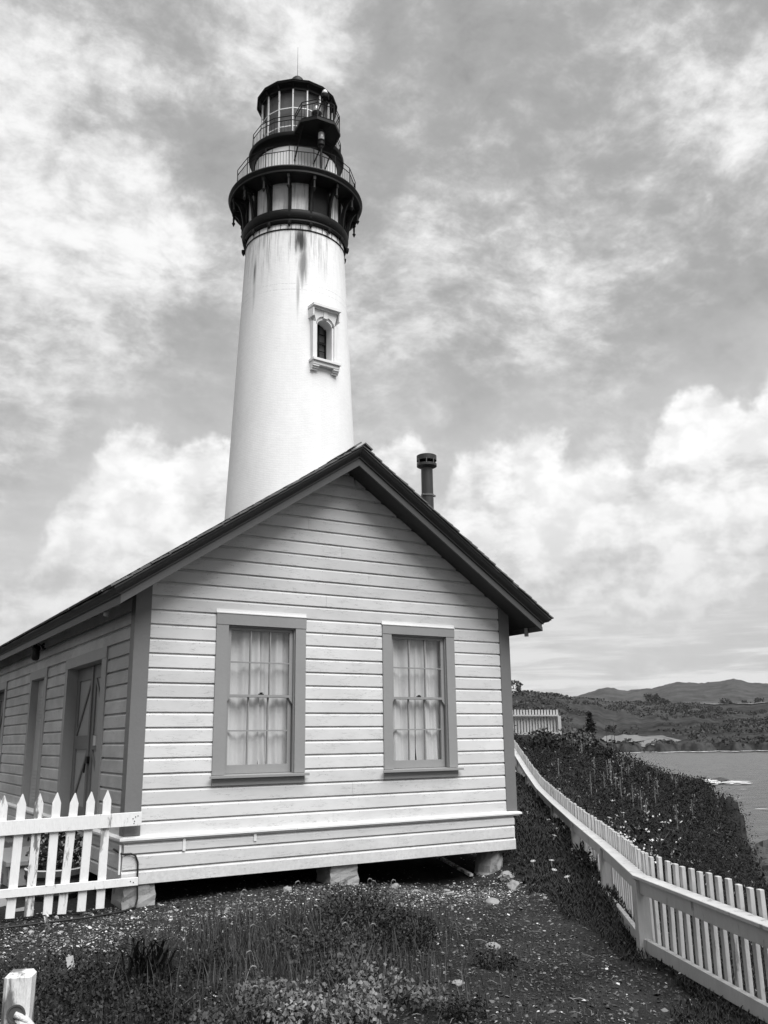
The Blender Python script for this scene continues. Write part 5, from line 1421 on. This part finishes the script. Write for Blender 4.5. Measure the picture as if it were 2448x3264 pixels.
# ---- straw and twigs
g = np.random.default_rng(8); mb = MB()
for i in range(300):
    x, y = g.uniform(-2.5, 4.5), g.uniform(-7.5, -.3); L = g.uniform(.015, .07); th = g.uniform(0, 6.28)
    a = Vector((x - math.cos(th) * L, y - math.sin(th) * L, 0)); b = Vector((x + math.cos(th) * L, y + math.sin(th) * L, 0)); a.z = gz(a.x, a.y) + .012; b.z = gz(b.x, b.y) + .012 + g.uniform(0, .02)
    mb.tube([a, (a + b) / 2 + Vector((g.uniform(-.01, .01), g.uniform(-.01, .01), .01)), b], g.uniform(.0015, .0035), 4, caps=False)
o = mb.build('straw', M['dry']); tag(o, 'dry straw and twigs lying about', 'straw', None, 'stuff')

# ---- stones
ST = [(4.04, -2.09, .105, 'round pale stone on the soil in front of the right pier', .62), (2.71, -1.67, .085, 'smooth pale round stone half hidden by weeds', .9), (2.48, -4.09, .10, 'grey wedge shaped stone on bare soil between weeds and fence', .5),
      (5.08, -1.25, .15, 'big angular pale rock beside the ice plant near the right pier', .8), (5.32, -1.42, .06, 'small bright rock touching the big angular rock', .6), (4.35, -.75, .08, 'flat grey slab stone in front of the broken pier', .35),
      (2.05, -.35, .10, 'pale lumpy rock at the edge of the shadow under the house', .6), (3.75, -.25, .10, 'lumpy rock right of the middle pier', .7), (3.98, -.42, .075, 'flat rock beside the lumpy rock', .4), (4.6, -.3, .06, 'small rock in front of the dark crawl space', .6),
      (1.45, -4.95, .085, 'flat pale stone lying on soil right of the shrubs', .35), (5.62, -.42, .14, 'grey slab leaning against the broken pier', .8)]
for i, (x, y, r_, lb, sq) in enumerate(ST):
    o = blob((x, y, gz(x, y) + r_ * .8 * sq * .3), r_ * .8, sq, 100 + i, 2, .12 if 'round' in lb else .3).build('stone', M['stone'], smooth='auto' if 'round' in lb else False, loc=(x, y, gz(x, y)))
    tag(o, lb, 'stone', 'stones on the bare soil')
g = random.Random(12)
for i in range(24):
    x, y = g.uniform(-1.4, 5.2), g.uniform(-2.6, -.15)
    if i > 22: x, y = g.uniform(.6, 3.0), g.uniform(-6.8, -3)
    r_ = g.uniform(.018, .042)
    o = blob((x, y, gz(x, y) + r_ * .3), r_, .6, 300 + i, 0, .4).build('stone', M['stone'] if i % 3 else M['concrete'], loc=(x, y, gz(x, y))); tag(o, 'small loose stone among the chips', 'stone', 'small loose stones')

# ---- ice plant mat inside the fence
g = np.random.default_rng(21)
n = 150000
xx = g.uniform(1.2, 13, n); yy = g.uniform(-9.6, 12, n)
dist = np.hypot(xx - CAM.x, yy - CAM.y)
fs_ = fence_side(xx, yy)
k = ice_mask(xx, yy) & (fs_ > -.9) & ~in_house(xx, yy, .0) & (g.random(n) < np.clip((11 / dist) ** 1.6, .05, 1)) & (xx < 13)
xx, yy = xx[k], yy[k]; dist = dist[k]; N = len(xx)
zz = ground_z(xx, yy)
d = np.stack([g.normal(0, .45, N), g.normal(0, .45, N), g.uniform(.55, 1, N)], 1); d /= np.linalg.norm(d, axis=1)[:, None]
sc = np.clip(dist / 11, .8, 2.2)
V, F = spikes(np.stack([xx, yy, zz - .01 + g.uniform(0, .06, N) + g.uniform(0, .07, N) * np.clip((.75 - np.abs(fence_side(xx, yy))) / .5, 0, 1) * np.clip((yy + 5.0) / 1.2, 0, 1)], 1), d, g.uniform(.05, .105, N) * sc, g.uniform(.006, .010, N) * sc)
o = np_mesh('ice_plant', V, F, M['leaf_ice']); tag(o, 'dark fleshy ice plant mat along the fence', 'ice plant', None, 'stuff')
# pale daisy flowers in it
mb = MB()
for j in range(9):
    a = 2 * math.pi * j / 9; a2 = a + .30
    mb.add([(0, 0, 0), (.036 * math.cos(a), .036 * math.sin(a), .010), (.040 * math.cos((a + a2) / 2), .040 * math.sin((a + a2) / 2), .008), (.036 * math.cos(a2), .036 * math.sin(a2), .010)], [(0, 1, 2, 3)])
mb.lathe([(0, .016), (.010, .012), (.012, 0)], 8); mb.tube([(0, 0, -.08), (0, 0, 0)], .004, 4)
fme = bpy.data.meshes.new('flower'); fme.from_pydata(mb.v, [], mb.f); fme.materials.append(M['flower'])
FL = [(6.5, -.9), (6.9, -1.2), (6.3, .4), (7.2, .2), (7.6, .7), (6.6, .9), (7.0, 1.6), (7.9, 1.2), (6.0, -1.0), (5.9, -.7), (5.6, -1.5), (6.7, -.3), (7.4, -.4), (8.6, 2.6), (7.9, 2.9), (5.2, -2.2),
      (9.8, 1.6), (10.4, 2.0), (11.2, 2.6), (10.9, 3.6), (12.4, 4.1), (13.2, 5.6), (11.6, 5.0), (14.6, 7.2), (15.5, 8.8), (12.9, 3.1), (9.2, .6), (14.0, 4.6)]
for i, (x, y) in enumerate(FL):
    o = bpy.data.objects.new('flower', fme); COL.objects.link(o); o.location = (x, y, gz(x, y) + .15); o.rotation_euler = (random.uniform(-.5, .1), random.uniform(-.3, .3), i); s = 1.0 if x < 8.5 else 1.3; o.scale = (s, s, s)
    tag(o, 'pale daisy flower in the dark ice plant', 'flower', 'daisy flowers in the ice plant')

# ---- scrub on the bluff beyond the fence
g = np.random.default_rng(31)
n = 230000
dd = np.exp(g.uniform(math.log(7.5), math.log(66), n)); bb = np.radians(g.uniform(32, 63, n))
xx = CAM.x + dd * np.sin(bb); yy = CAM.y + dd * np.cos(bb)
zz = ground_z(xx, yy)
k = (fence_side(xx, yy) < -.25) | ((dd > 30) & ~in_house(xx, yy, .3)) | ((yy > 11) & (xx > 6.6))
bd_ = np.degrees(bb)
k &= ((zz > -2.6 + g.normal(0, .5, n)) | ((bd_ < 52.68) & (zz > -8.5))) & ~((bd_ < 42.8) & (dd > 39.5) & (dd < 46.5)) & (np.hypot(xx - AX, yy - AY) > 4)
xx, yy, zz, dd = xx[k], yy[k], zz[k], dd[k]; N = len(xx)
hgt_ = (0.02 + .50 * np.clip(fbm(xx * .5, yy * .5, 4) + .08, 0, 1)) * np.where((np.degrees(np.arctan2(xx - CAM.x, yy - CAM.y)) < 43) & (dd > 28), .35, 1) * np.clip(dd / 18, .5, 1.5)
C = np.stack([xx, yy, zz + hgt_ * g.uniform(.1, 1, N) * .7], 1)
V, F = leaf_cloud(C, np.clip(.0021 * dd, .022, .10) * g.choice([.6, .9, 1.5], N, p=[.45, .4, .15]), 5, np.stack([.0035 * dd + .02, .0035 * dd + .02, .0025 * dd + .015], 1), .35, .42, 32, .5)
o = np_mesh('scrub', V, F, M['leaf_scrub']); tag(o, 'dark coastal scrub covering the bluff', 'scrub', None, 'stuff')
# pale weeds and dry heads among the scrub
sel = g.random(N) < .012
V, F = leaf_cloud(C[sel] + np.array([0, 0, .05]), np.clip(.0030 * dd[sel], .03, .09), 3, np.stack([.003 * dd[sel] + .02] * 3, 1), .6, .3, 33, .5)
o = np_mesh('pale_weeds', V, F, M['leaf_pale']); tag(o, 'paler weeds scattered through the bluff scrub', 'weeds', None, 'stuff')

def shrub(name, x, y, rad, h, n, size, mat_, label, cat, group=None, seed=0, stems=7, petals=None, spreadk=.35, up=.35, asp=.7, lift=.15):
    z = gz(x, y); t = thing(name, (x, y, z), label, cat, group); g = np.random.default_rng(seed)
    nl = 7; la_ = g.uniform(0, 6.28, nl); lr_ = np.sqrt(g.uniform(0, 1, nl)) * rad * .85; lh = g.uniform(.45, 1.15, nl); ls = g.uniform(.28, .55, nl); w_i = g.integers(0, nl, n)
    qa = g.uniform(0, 6.28, n); qr = np.sqrt(g.uniform(0, 1, n)) * rad * ls[w_i]
    ox = lr_[w_i] * np.cos(la_[w_i]) + qr * np.cos(qa); oy = lr_[w_i] * np.sin(la_[w_i]) + qr * np.sin(qa); a = np.arctan2(oy, ox); r_ = np.hypot(ox, oy); hh = lh[w_i] * np.sqrt(np.clip(1 - (qr / (rad * ls[w_i])) ** 2 * .8, .05, 1)) * (lift + (1 - lift) * g.uniform(0, 1, n) ** .6) if True else lift + (1 - lift) * g.uniform(0, 1, n) ** .7 * np.sqrt(np.clip(1 - (r_ / rad) ** 2 * .75, .05, 1))
    C = np.stack([x + r_ * np.cos(a), y + r_ * np.sin(a), z + hh * h], 1)
    V, F = leaf_cloud(C, size, 5, size * spreadk * 2.2, up, asp, seed + 1, .45)
    o = np_mesh('foliage', V, F, mat_, parent=t); o['kind'] = 'stuff'
    mb = MB()
    for i in range(stems):
        aa = g.uniform(0, 6.28); rr_ = rad * g.uniform(.2, .8); e = Vector((x + rr_ * math.cos(aa), y + rr_ * math.sin(aa), z + h * g.uniform(.6, .95)))
        mb.tube([(x + g.uniform(-.03, .03), y + g.uniform(-.03, .03), z - .02), (x + rr_ * .4 * math.cos(aa), y + rr_ * .4 * math.sin(aa), z + h * .45), e], [.008, .006, .003], 5)
    o = mb.build('stems', M['bark'], t)
    if petals:
        k = g.integers(0, n, petals); P_ = C[k] + np.array([0, 0, size * .6]) * 1.0
        P_[:, 2] += g.uniform(0, .04, petals)
        V, F = leaf_cloud(P_, .034, 4, .022, .3, .9, seed + 2)
        o = np_mesh('blossoms', V, F, M['flower'], parent=t); o['kind'] = 'stuff'
    return t
# leafy lobed shrubs at the bottom centre
GS = 'leafy shrubs'
shrub('leafy_shrub', .30, -5.00, .50, .26, 420, .036, M['leaf_pale'], 'pale lobed leafy shrub at the bottom centre of the plot', 'shrub', GS, 61)
shrub('leafy_shrub', -.12, -4.80, .42, .20, 280, .036, M['leaf_pale2'], 'low grey leafy shrub just left of the palest one', 'shrub', GS, 62)
shrub('leafy_shrub', .72, -4.55, .42, .30, 330, .034, M['leaf_mid'], 'mid grey leafy shrub behind the palest one', 'shrub', GS, 63)
shrub('leafy_shrub', -.05, -5.35, .46, .18, 300, .036, M['leaf_pale'], 'pale leafy shrub cut by the lower picture edge', 'shrub', GS, 64)
shrub('leafy_shrub', .62, -5.25, .38, .20, 240, .036, M['leaf_pale2'], 'sprawling grey shrub right of the pale one at the lower edge', 'shrub', GS, 73)
shrub('leafy_shrub', -.55, -4.95, .36, .16, 200, .034, M['leaf_mid'], 'thin grey shrub at the lower left of the leafy group', 'shrub', GS, 74)
shrub('leafy_shrub', 1.35, -3.45, .72, .56, 1100, .028, M['leaf_mid2'], 'wide darker bush with twiggy stalks in front of the middle pier', 'shrub', GS, 65, 18)
shrub('leafy_shrub', .80, -3.70, .55, .50, 640, .026, M['leaf_mid2'], 'twiggy grey bush left of the widest bush', 'shrub', GS, 66, 14)
shrub('leafy_shrub', 1.62, -3.10, .50, .40, 560, .026, M['leaf_dark'], 'dark feathery bush between the widest bush and the middle pier', 'shrub', GS, 75, 14)
shrub('leafy_shrub', 1.80, -3.85, .40, .30, 420, .026, M['leaf_dark'], 'dark bush at the right end of the weeds', 'shrub', GS, 67, 10)
shrub('leafy_shrub', .91, -5.70, .20, .15, 220, .022, M['leaf_dark'], 'small dark cushion plant near the bottom edge', 'shrub', GS, 68, 3)
shrub('leafy_shrub', 2.05, -4.63, .20, .16, 180, .022, M['leaf_dark'], 'dark little bush on the soil right of the shrubs', 'shrub', GS, 69, 3)
shrub('leafy_shrub', -.95, -4.65, .30, .18, 240, .026, M['leaf_dark'], 'black leaved clump at the lower left', 'shrub', GS, 70, 4)
shrub('leafy_shrub', -.15, -3.62, .24, .24, 260, .026, M['leaf_dark'], 'dark clump right of the strap leaved plant', 'shrub', GS, 71, 4)
shrub('leafy_shrub', 2.25, -3.15, .16, .20, 110, .022, M['leaf_mid2'], 'thin grey weed standing alone on bare soil', 'shrub', GS, 72, 5)
# dark low cover at the left
g = np.random.default_rng(41); n = 2600
xx = g.normal(-1.35, .5, n); yy = g.normal(-3.8, .75, n); k = (yy < -2.2) & (yy > -5.8); xx, yy = xx[k], yy[k]
V, F = leaf_cloud(np.stack([xx, yy, ground_z(xx, yy) + g.uniform(.01, .08, len(xx))], 1), .030, 5, .04, .5, .5, 42, .6)
o = np_mesh('ground_cover', V, F, M['leaf_dark']); tag(o, 'dark leafy ground cover at the lower left', 'ground cover', None, 'stuff')
# grass among the shrubs
def grass(n, cx, cy, sx, sy, h, seed, mat_, label):
    g = np.random.default_rng(seed); x = g.normal(cx, sx, n); y = g.normal(cy, sy, n); z = ground_z(x, y)
    L = h * g.uniform(.5, 1.25, n); a = g.uniform(0, 6.28, n); ln = g.uniform(.1, .5, n) * L; w_ = g.uniform(.0022, .0045, n)
    dx, dy = np.cos(a), np.sin(a); V = []
    for t, k in ((0, 1), (.5, .8), (1, .15)):
        ox = dx * ln * t * t; oy = dy * ln * t * t
        for s in (-1, 1): V.append(np.stack([x + ox - dy * w_ * k * s, y + oy + dx * w_ * k * s, z + L * t * (1 - .12 * t)], 1))
    V = np.stack(V, 1).reshape(-1, 3); b = (np.arange(n) * 6)[:, None]
    F = np.concatenate([b + np.array([[0, 1, 3, 2]]), b + np.array([[2, 3, 5, 4]])], 0)
    o = np_mesh('grass', V, F, mat_); return tag(o, label, 'grass', None, 'stuff')
grass(2300, .80, -2.9, .75, .6, .34, 51, M['leaf_mid2'], 'grey grass between the house and the shrubs')
grass(1700, .50, -4.1, .6, .65, .28, 52, M['leaf_mid'], 'grass growing through the leafy shrubs')
grass(500, -.6, -4.9, .6, .5, .16, 53, M['leaf_dark'], 'dark grass at the lower left')
grass(900, 1.6, -5.2, .9, 1.1, .05, 54, M['leaf_mid'], 'short sparse grass on the bare soil')
grass(700, 2.6, -4.0, .8, 1.2, .05, 55, M['leaf_mid'], 'short sparse grass near the fence')
g = np.random.default_rng(44); n = 9000
xx = g.uniform(-2.2, 3.2, n); yy = g.uniform(-7.4, -1.9, n); k = (fbm(xx * 1.3 + 4, yy * 1.3, 4) > .02) & ~ice_mask(xx, yy) & (g.random(n) < np.clip(1.25 - (xx + .2) * .33, .12, 1)); xx, yy = xx[k], yy[k]
V, F = leaf_cloud(np.stack([xx, yy, ground_z(xx, yy) + g.uniform(.0, .035, len(xx))], 1), .020, 4, .028, .25, .5, 45, .7)
o = np_mesh('low_weeds', V, F, M['leaf_mid2']); tag(o, 'low matted weeds in patches over the soil', 'weeds', None, 'stuff')
# flowering stalks
STK = [(.55, -2.25, .42), (.75, -2.6, .38), (1.05, -2.7, .45), (1.25, -2.5, .5), (.35, -3.1, .40), (.62, -3.35, .36), (1.5, -2.75, .48), (1.75, -2.95, .52), (2.0, -3.0, .5), (.15, -3.6, .34), (.95, -3.0, .46), (.5, -4.2, .40), (.9, -4.25, .42), (1.2, -4.1, .36), (-.1, -4.3, .30), (.2, -4.55, .42), (-.45, -4.8, .28), (-.6, -5.2, .26), (1.95, -2.5, .40), (1.1, -2.2, .36)]
for i, (x, y, h) in enumerate(STK):
    z = gz(x, y); t = thing('seed_stalk', (x, y, z), 'thin weed stalk with drooping pale seed head', 'weed', 'seed stalks among the shrubs')
    g = random.Random(500 + i); lx, ly = g.uniform(-.14, .14), g.uniform(-.06, .06)
    pth = [Vector((x + lx * s_ * s_, y + ly * s_ * s_, z + h * s_)) for s_ in (0, .3, .6, .85, 1)]; hd = pth[-1]; sg = 1 if g.random() > .4 else -1
    tip = [hd, hd + Vector((sg * .02, 0, .015)), hd + Vector((sg * .045, 0, .008)), hd + Vector((sg * .06, 0, -.02))]
    mb = MB(); mb.tube(pth, [.0045, .004, .0035, .003, .003], 5); mb.build('stem', M['leaf_mid'] if i % 2 else M['dry'], t)
    mb = MB(); mb.tube(tip, [.004, .007, .006, .003], 6); mb.build('seed_head', M['dry'], t, smooth=True)
    Cc = np.array([pth[1].lerp(pth[4], u) for u in np.linspace(0, 1, 14)]); V, F = leaf_cloud(Cc, .022, 2, .012, .4, .5, 600 + i); o = np_mesh('leaves', V, F, M['leaf_mid'], parent=t); o['kind'] = 'stuff'
# strap leaved plant
sx_, sy_ = -.78, -3.62
t = thing('strap_leaf_plant', (sx_, sy_, gz(sx_, sy_)), 'dark strap leaved clump in the left foreground', 'plant')
g = random.Random(77)
for i in range(96):
    a = g.uniform(0, 6.28); h = g.uniform(.20, .50); reach = g.uniform(.08, .40); w_ = g.uniform(.008, .014)
    bx, by = sx_ + g.gauss(0, .10), sy_ + g.gauss(0, .08); bz_ = gz(bx, by) - .01
    dx, dy = math.cos(a), math.sin(a); mb = MB(); L = []
    for s_ in (0, .3, .6, .85, 1):
        o_ = reach * s_ ** 1.6; z = bz_ + h * (1.55 * s_ - .75 * s_ * s_ * s_); k = w_ * (1 - s_ ** 3) + .0008
        L.append([(bx + dx * o_ - dy * k, by + dy * o_ + dx * k, z), (bx + dx * o_, by + dy * o_, z - k * .5), (bx + dx * o_ + dy * k, by + dy * o_ - dx * k, z)])
    mb.loft(L, close=False, caps=False); mb.build('leaf', M['leaf_dark'], t)
# white plant tag
tx, ty = -1.27, -2.95; z = gz(tx, ty); t = thing('plant_tag', (tx, ty, z), 'small weathered white plant tag tilted in the ground cover', 'plant tag')
mb = MB(); mb.obox((tx, ty, z + .10), Vector((.026, -.014, .008)), Vector((.002, .003, 0)), Vector((-.012, 0, .055))); mb.build('tag', M['peel'], t)
mb = MB(); mb.tube([(tx + .012, ty, z - .03), (tx + .004, ty, z + .06)], .005, 4); mb.build('stake', M['dry'], t)
# lone pale flower on its stem near the fence
tx, ty = -1.07, -.98; z = gz(tx, ty); t = thing('pale_blossom', (tx, ty, z), 'single pale blossom on a bent stem before the picket fence', 'flower')
mb = MB(); mb.tube([(tx, ty, z), (tx + .01, ty, z + .06), (tx - .005, ty, z + .14)], .005, 5); mb.build('stem', M['dry'], t)
V, F = leaf_cloud(np.array([(tx - .01, ty, z + .17)]), .06, 9, .014, .5, .7, 9); np_mesh('petals', V, F, M['flower'], parent=t)
V, F = leaf_cloud(np.array([(tx + .012, ty, z + .06), (tx + .014, ty, z + .09)]), .09, 4, .008, 1.5, .5, 10); np_mesh('leaves', V, F, M['leaf_pale'], parent=t)
# flowering bush beyond the rail fence, young conifer, dry reeds on the bluff
shrub('flowering_shrub', 7.0, -2.05, .75, 1.0, 420, .05, M['leaf_scrub'], 'dark shrub sprinkled with white blossoms behind the rail fence', 'shrub', None, 81, 8, 90)
shrub('flowering_shrub', 6.05, -1.75, .30, .42, 120, .05, M['leaf_scrub'], 'small blossoming shrub against the far side of the rail fence', 'shrub', None, 82, 4, 12)
x, y = 24.4, 17.1; z = gz(x, y); t = thing('young_conifer', (x, y, z), 'young dark conifer on the bluff skyline', 'tree')
g = np.random.default_rng(91); hh = g.uniform(.05, 1, 160); a = g.uniform(0, 6.28, 160); r_ = (1.02 - hh) * .62 * g.uniform(.3, 1, 160)
V, F = leaf_cloud(np.stack([x + r_ * np.cos(a), y + r_ * np.sin(a), z + hh * 1.75], 1), .16, 4, .05, .1, .4, 92); np_mesh('crown', V, F, M['leaf_dark'], parent=t)
mb = MB(); mb.tube([(x, y, z - .1), (x, y, z + 1.85)], [.05, .012], 6); mb.build('trunk', M['bark'], t)
for i, (x, y, h, w_) in enumerate(((21.0, 15.6, .9, .9), (22.3, 16.0, .8, 1.0), (20.0, 14.9, .6, .8), (25.2, 17.3, .75, .8))):
    shrub('bluff_bush', x, y, w_, h, 130, .13, M['leaf_mid'] if i < 2 else M['leaf_scrub'], ('grey feathery bush right of the far fence end', 'grey bush between far fence end and young conifer', 'low bush under the far fence end', 'dark bush touching the young conifer')[i], 'bush', 'bushes on the bluff top', 95 + i, 4)
for i in range(9):
    x, y = 26.6 + i * .55 + (i % 3) * .2, 18.4 + i * .5; z = gz(x, y); h = (1.5, .9, 1.9, .8, 1.2, .7, 1.6, .9, 1.1)[i]
    t = thing('dry_reed', (x, y, z), ORD[i] + ' thin bare reed from the left on the bluff skyline', 'reed', 'reeds on the bluff skyline')
    mb = MB(); mb.tube([(x, y, z - .1), (x + .03, y, z + h * .6), (x - .05 * (i % 2), y, z + h)], [.022, .016, .008], 4); mb.build('stem', M['bark'], t)
    V, F = leaf_cloud(np.array([(x, y, z + h * u) for u in (.3, .5, .7)]), .12, 3, .03, .8, .2, 700 + i); np_mesh('leaves', V, F, M['leaf_scrub'], parent=t)
g = random.Random(55)
for i in range(34):      # weeds with pale heads standing above the scrub
    b = g.uniform(41.5, 50); d = g.uniform(20, 44); x, y = CAM.x + d * math.sin(R(b)), CAM.y + d * math.cos(R(b)); z = gz(x, y)
    t = thing('bluff_weed', (x, y, z), 'pale headed weed in the bluff scrub', 'weed', 'weeds on the bluff')
    V, F = leaf_cloud(np.array([(x, y, z + .32 + .08 * u) for u in range(4)]), .06, 5, .05, .6, .5, 800 + i); np_mesh('seed_head', V, F, M['leaf_pale'], parent=t)['kind'] = 'stuff'
    mb = MB(); mb.tube([(x, y, z - .1), (x, y, z + .6)], .015, 4); mb.build('stem', M['dry'], t)

# ================================================================== BEHIND THE PICKET FENCE
st = thing('door_step', (-.5, 4.2, .02), 'pale concrete step below the double door behind the fence', 'step')
mb = MB(); mb.box(-.95, -.06, 2.45, 4.35, .33, .40); mb.build('tread', M['slab'], st, bevel=.008); mb = MB(); mb.box(-.90, -.10, 2.5, 4.3, -.05, .33); mb.build('riser', M['concrete'], st)
st = thing('door_step', (-.5, 6.2, .02), 'concrete landing below the narrow pale door', 'step')
mb = MB(); mb.box(-.85, -.06, 5.2, 7.3, .50, .58); mb.build('tread', M['slab'], st, bevel=.008); mb = MB(); mb.box(-.80, -.10, 5.25, 7.25, -.05, .50); mb.build('riser', M['concrete'], st)
mb = MB(); 
for i in range(14):
    pass
mb.add([(-6, .55, .045), (-.9, .55, .045), (-.9, 14, .10), (-6, 14, .10)], [(0, 1, 2, 3)])
o = mb.build('path', M['slab']); tag(o, 'worn pale concrete path beside the house', None, None, 'structure')
pc = (-.55, 1.25); t = thing('barrel_planter', (pc[0], pc[1], .03), 'weathered half barrel planter behind the picket fence', 'planter')
mb = MB(); mb.lathe([(.0, .02), (.27, .02), (.33, .20), (.37, .42), (.345, .42), (.31, .36), (0, .36)], 22, pc); mb.build('barrel', M['barrel'], t)
for z_, r_ in ((.10, .302), (.33, .358)): mb = MB(); mb.lathe([(r_, z_ - .02), (r_ + .006, z_ - .02), (r_ + .012, z_ + .02), (r_, z_ + .02)], 26, pc); mb.build('hoop', M['iron'], t)
mb = MB(); mb.lathe([(.345, .42), (.345, .432), (.372, .432), (.372, .42)], 26, pc); mb.build('rim', M['white'], t)
shz = gz(*pc)
t = thing('barrel_plant', (pc[0], pc[1], .38), 'dark leafy plant growing in the half barrel', 'plant')
g = np.random.default_rng(121); n = 210; a = g.uniform(0, 6.28, n); r_ = np.sqrt(g.uniform(0, 1, n)) * .34; C = np.stack([pc[0] + r_ * np.cos(a), pc[1] + r_ * np.sin(a), .42 + g.uniform(0, .55, n) * (1.1 - r_)], 1)
V, F = leaf_cloud(C, .06, 4, .03, .3, .7, 122); o = np_mesh('foliage', V, F, M['leaf_dark'], parent=t); o['kind'] = 'stuff'
mb = MB()
for i in range(6): aa = i * 1.05; mb.tube([(pc[0], pc[1], .36), (pc[0] + .2 * math.cos(aa), pc[1] + .2 * math.sin(aa), .8)], .007, 5)
mb.build('stems', M['bark'], t)
t = thing('wall_cabinet', (-.25, 9.9, .05), 'pale utility cabinet against the side wall at the picture edge', 'cabinet')
mb = MB(); mb.box(-.46, -.06, 9.46, 10.3, .05, 1.83); mb.build('case', M['panel'], t, bevel=.01); mb = MB(); mb.box(-.475, -.4605, 9.52, 10.24, .12, 1.75); mb.build('door', M['panel'], t)

# ================================================================== SEA AIR
hz_m = bpy.data.materials.new('sea_haze'); hz_m.use_nodes = True
k_ = NT(hz_m.node_tree); k_.n.remove(k_.n['Principled BSDF'])
pv = k_.node('ShaderNodeVolumePrincipled')
pv.inputs['Color'].default_value = (.97, .97, .97, 1); pv.inputs['Density'].default_value = HAZE; pv.inputs['Anisotropy'].default_value = 0.0
k_.l.new(pv.outputs[0], k_.n['Material Output'].inputs['Volume'])
mb = MB(); mb.box(-2500, 6200, -2500, 6200, -17, 330)
o = mb.build('haze', hz_m); tag(o, 'thin sea haze', None, None, 'stuff')
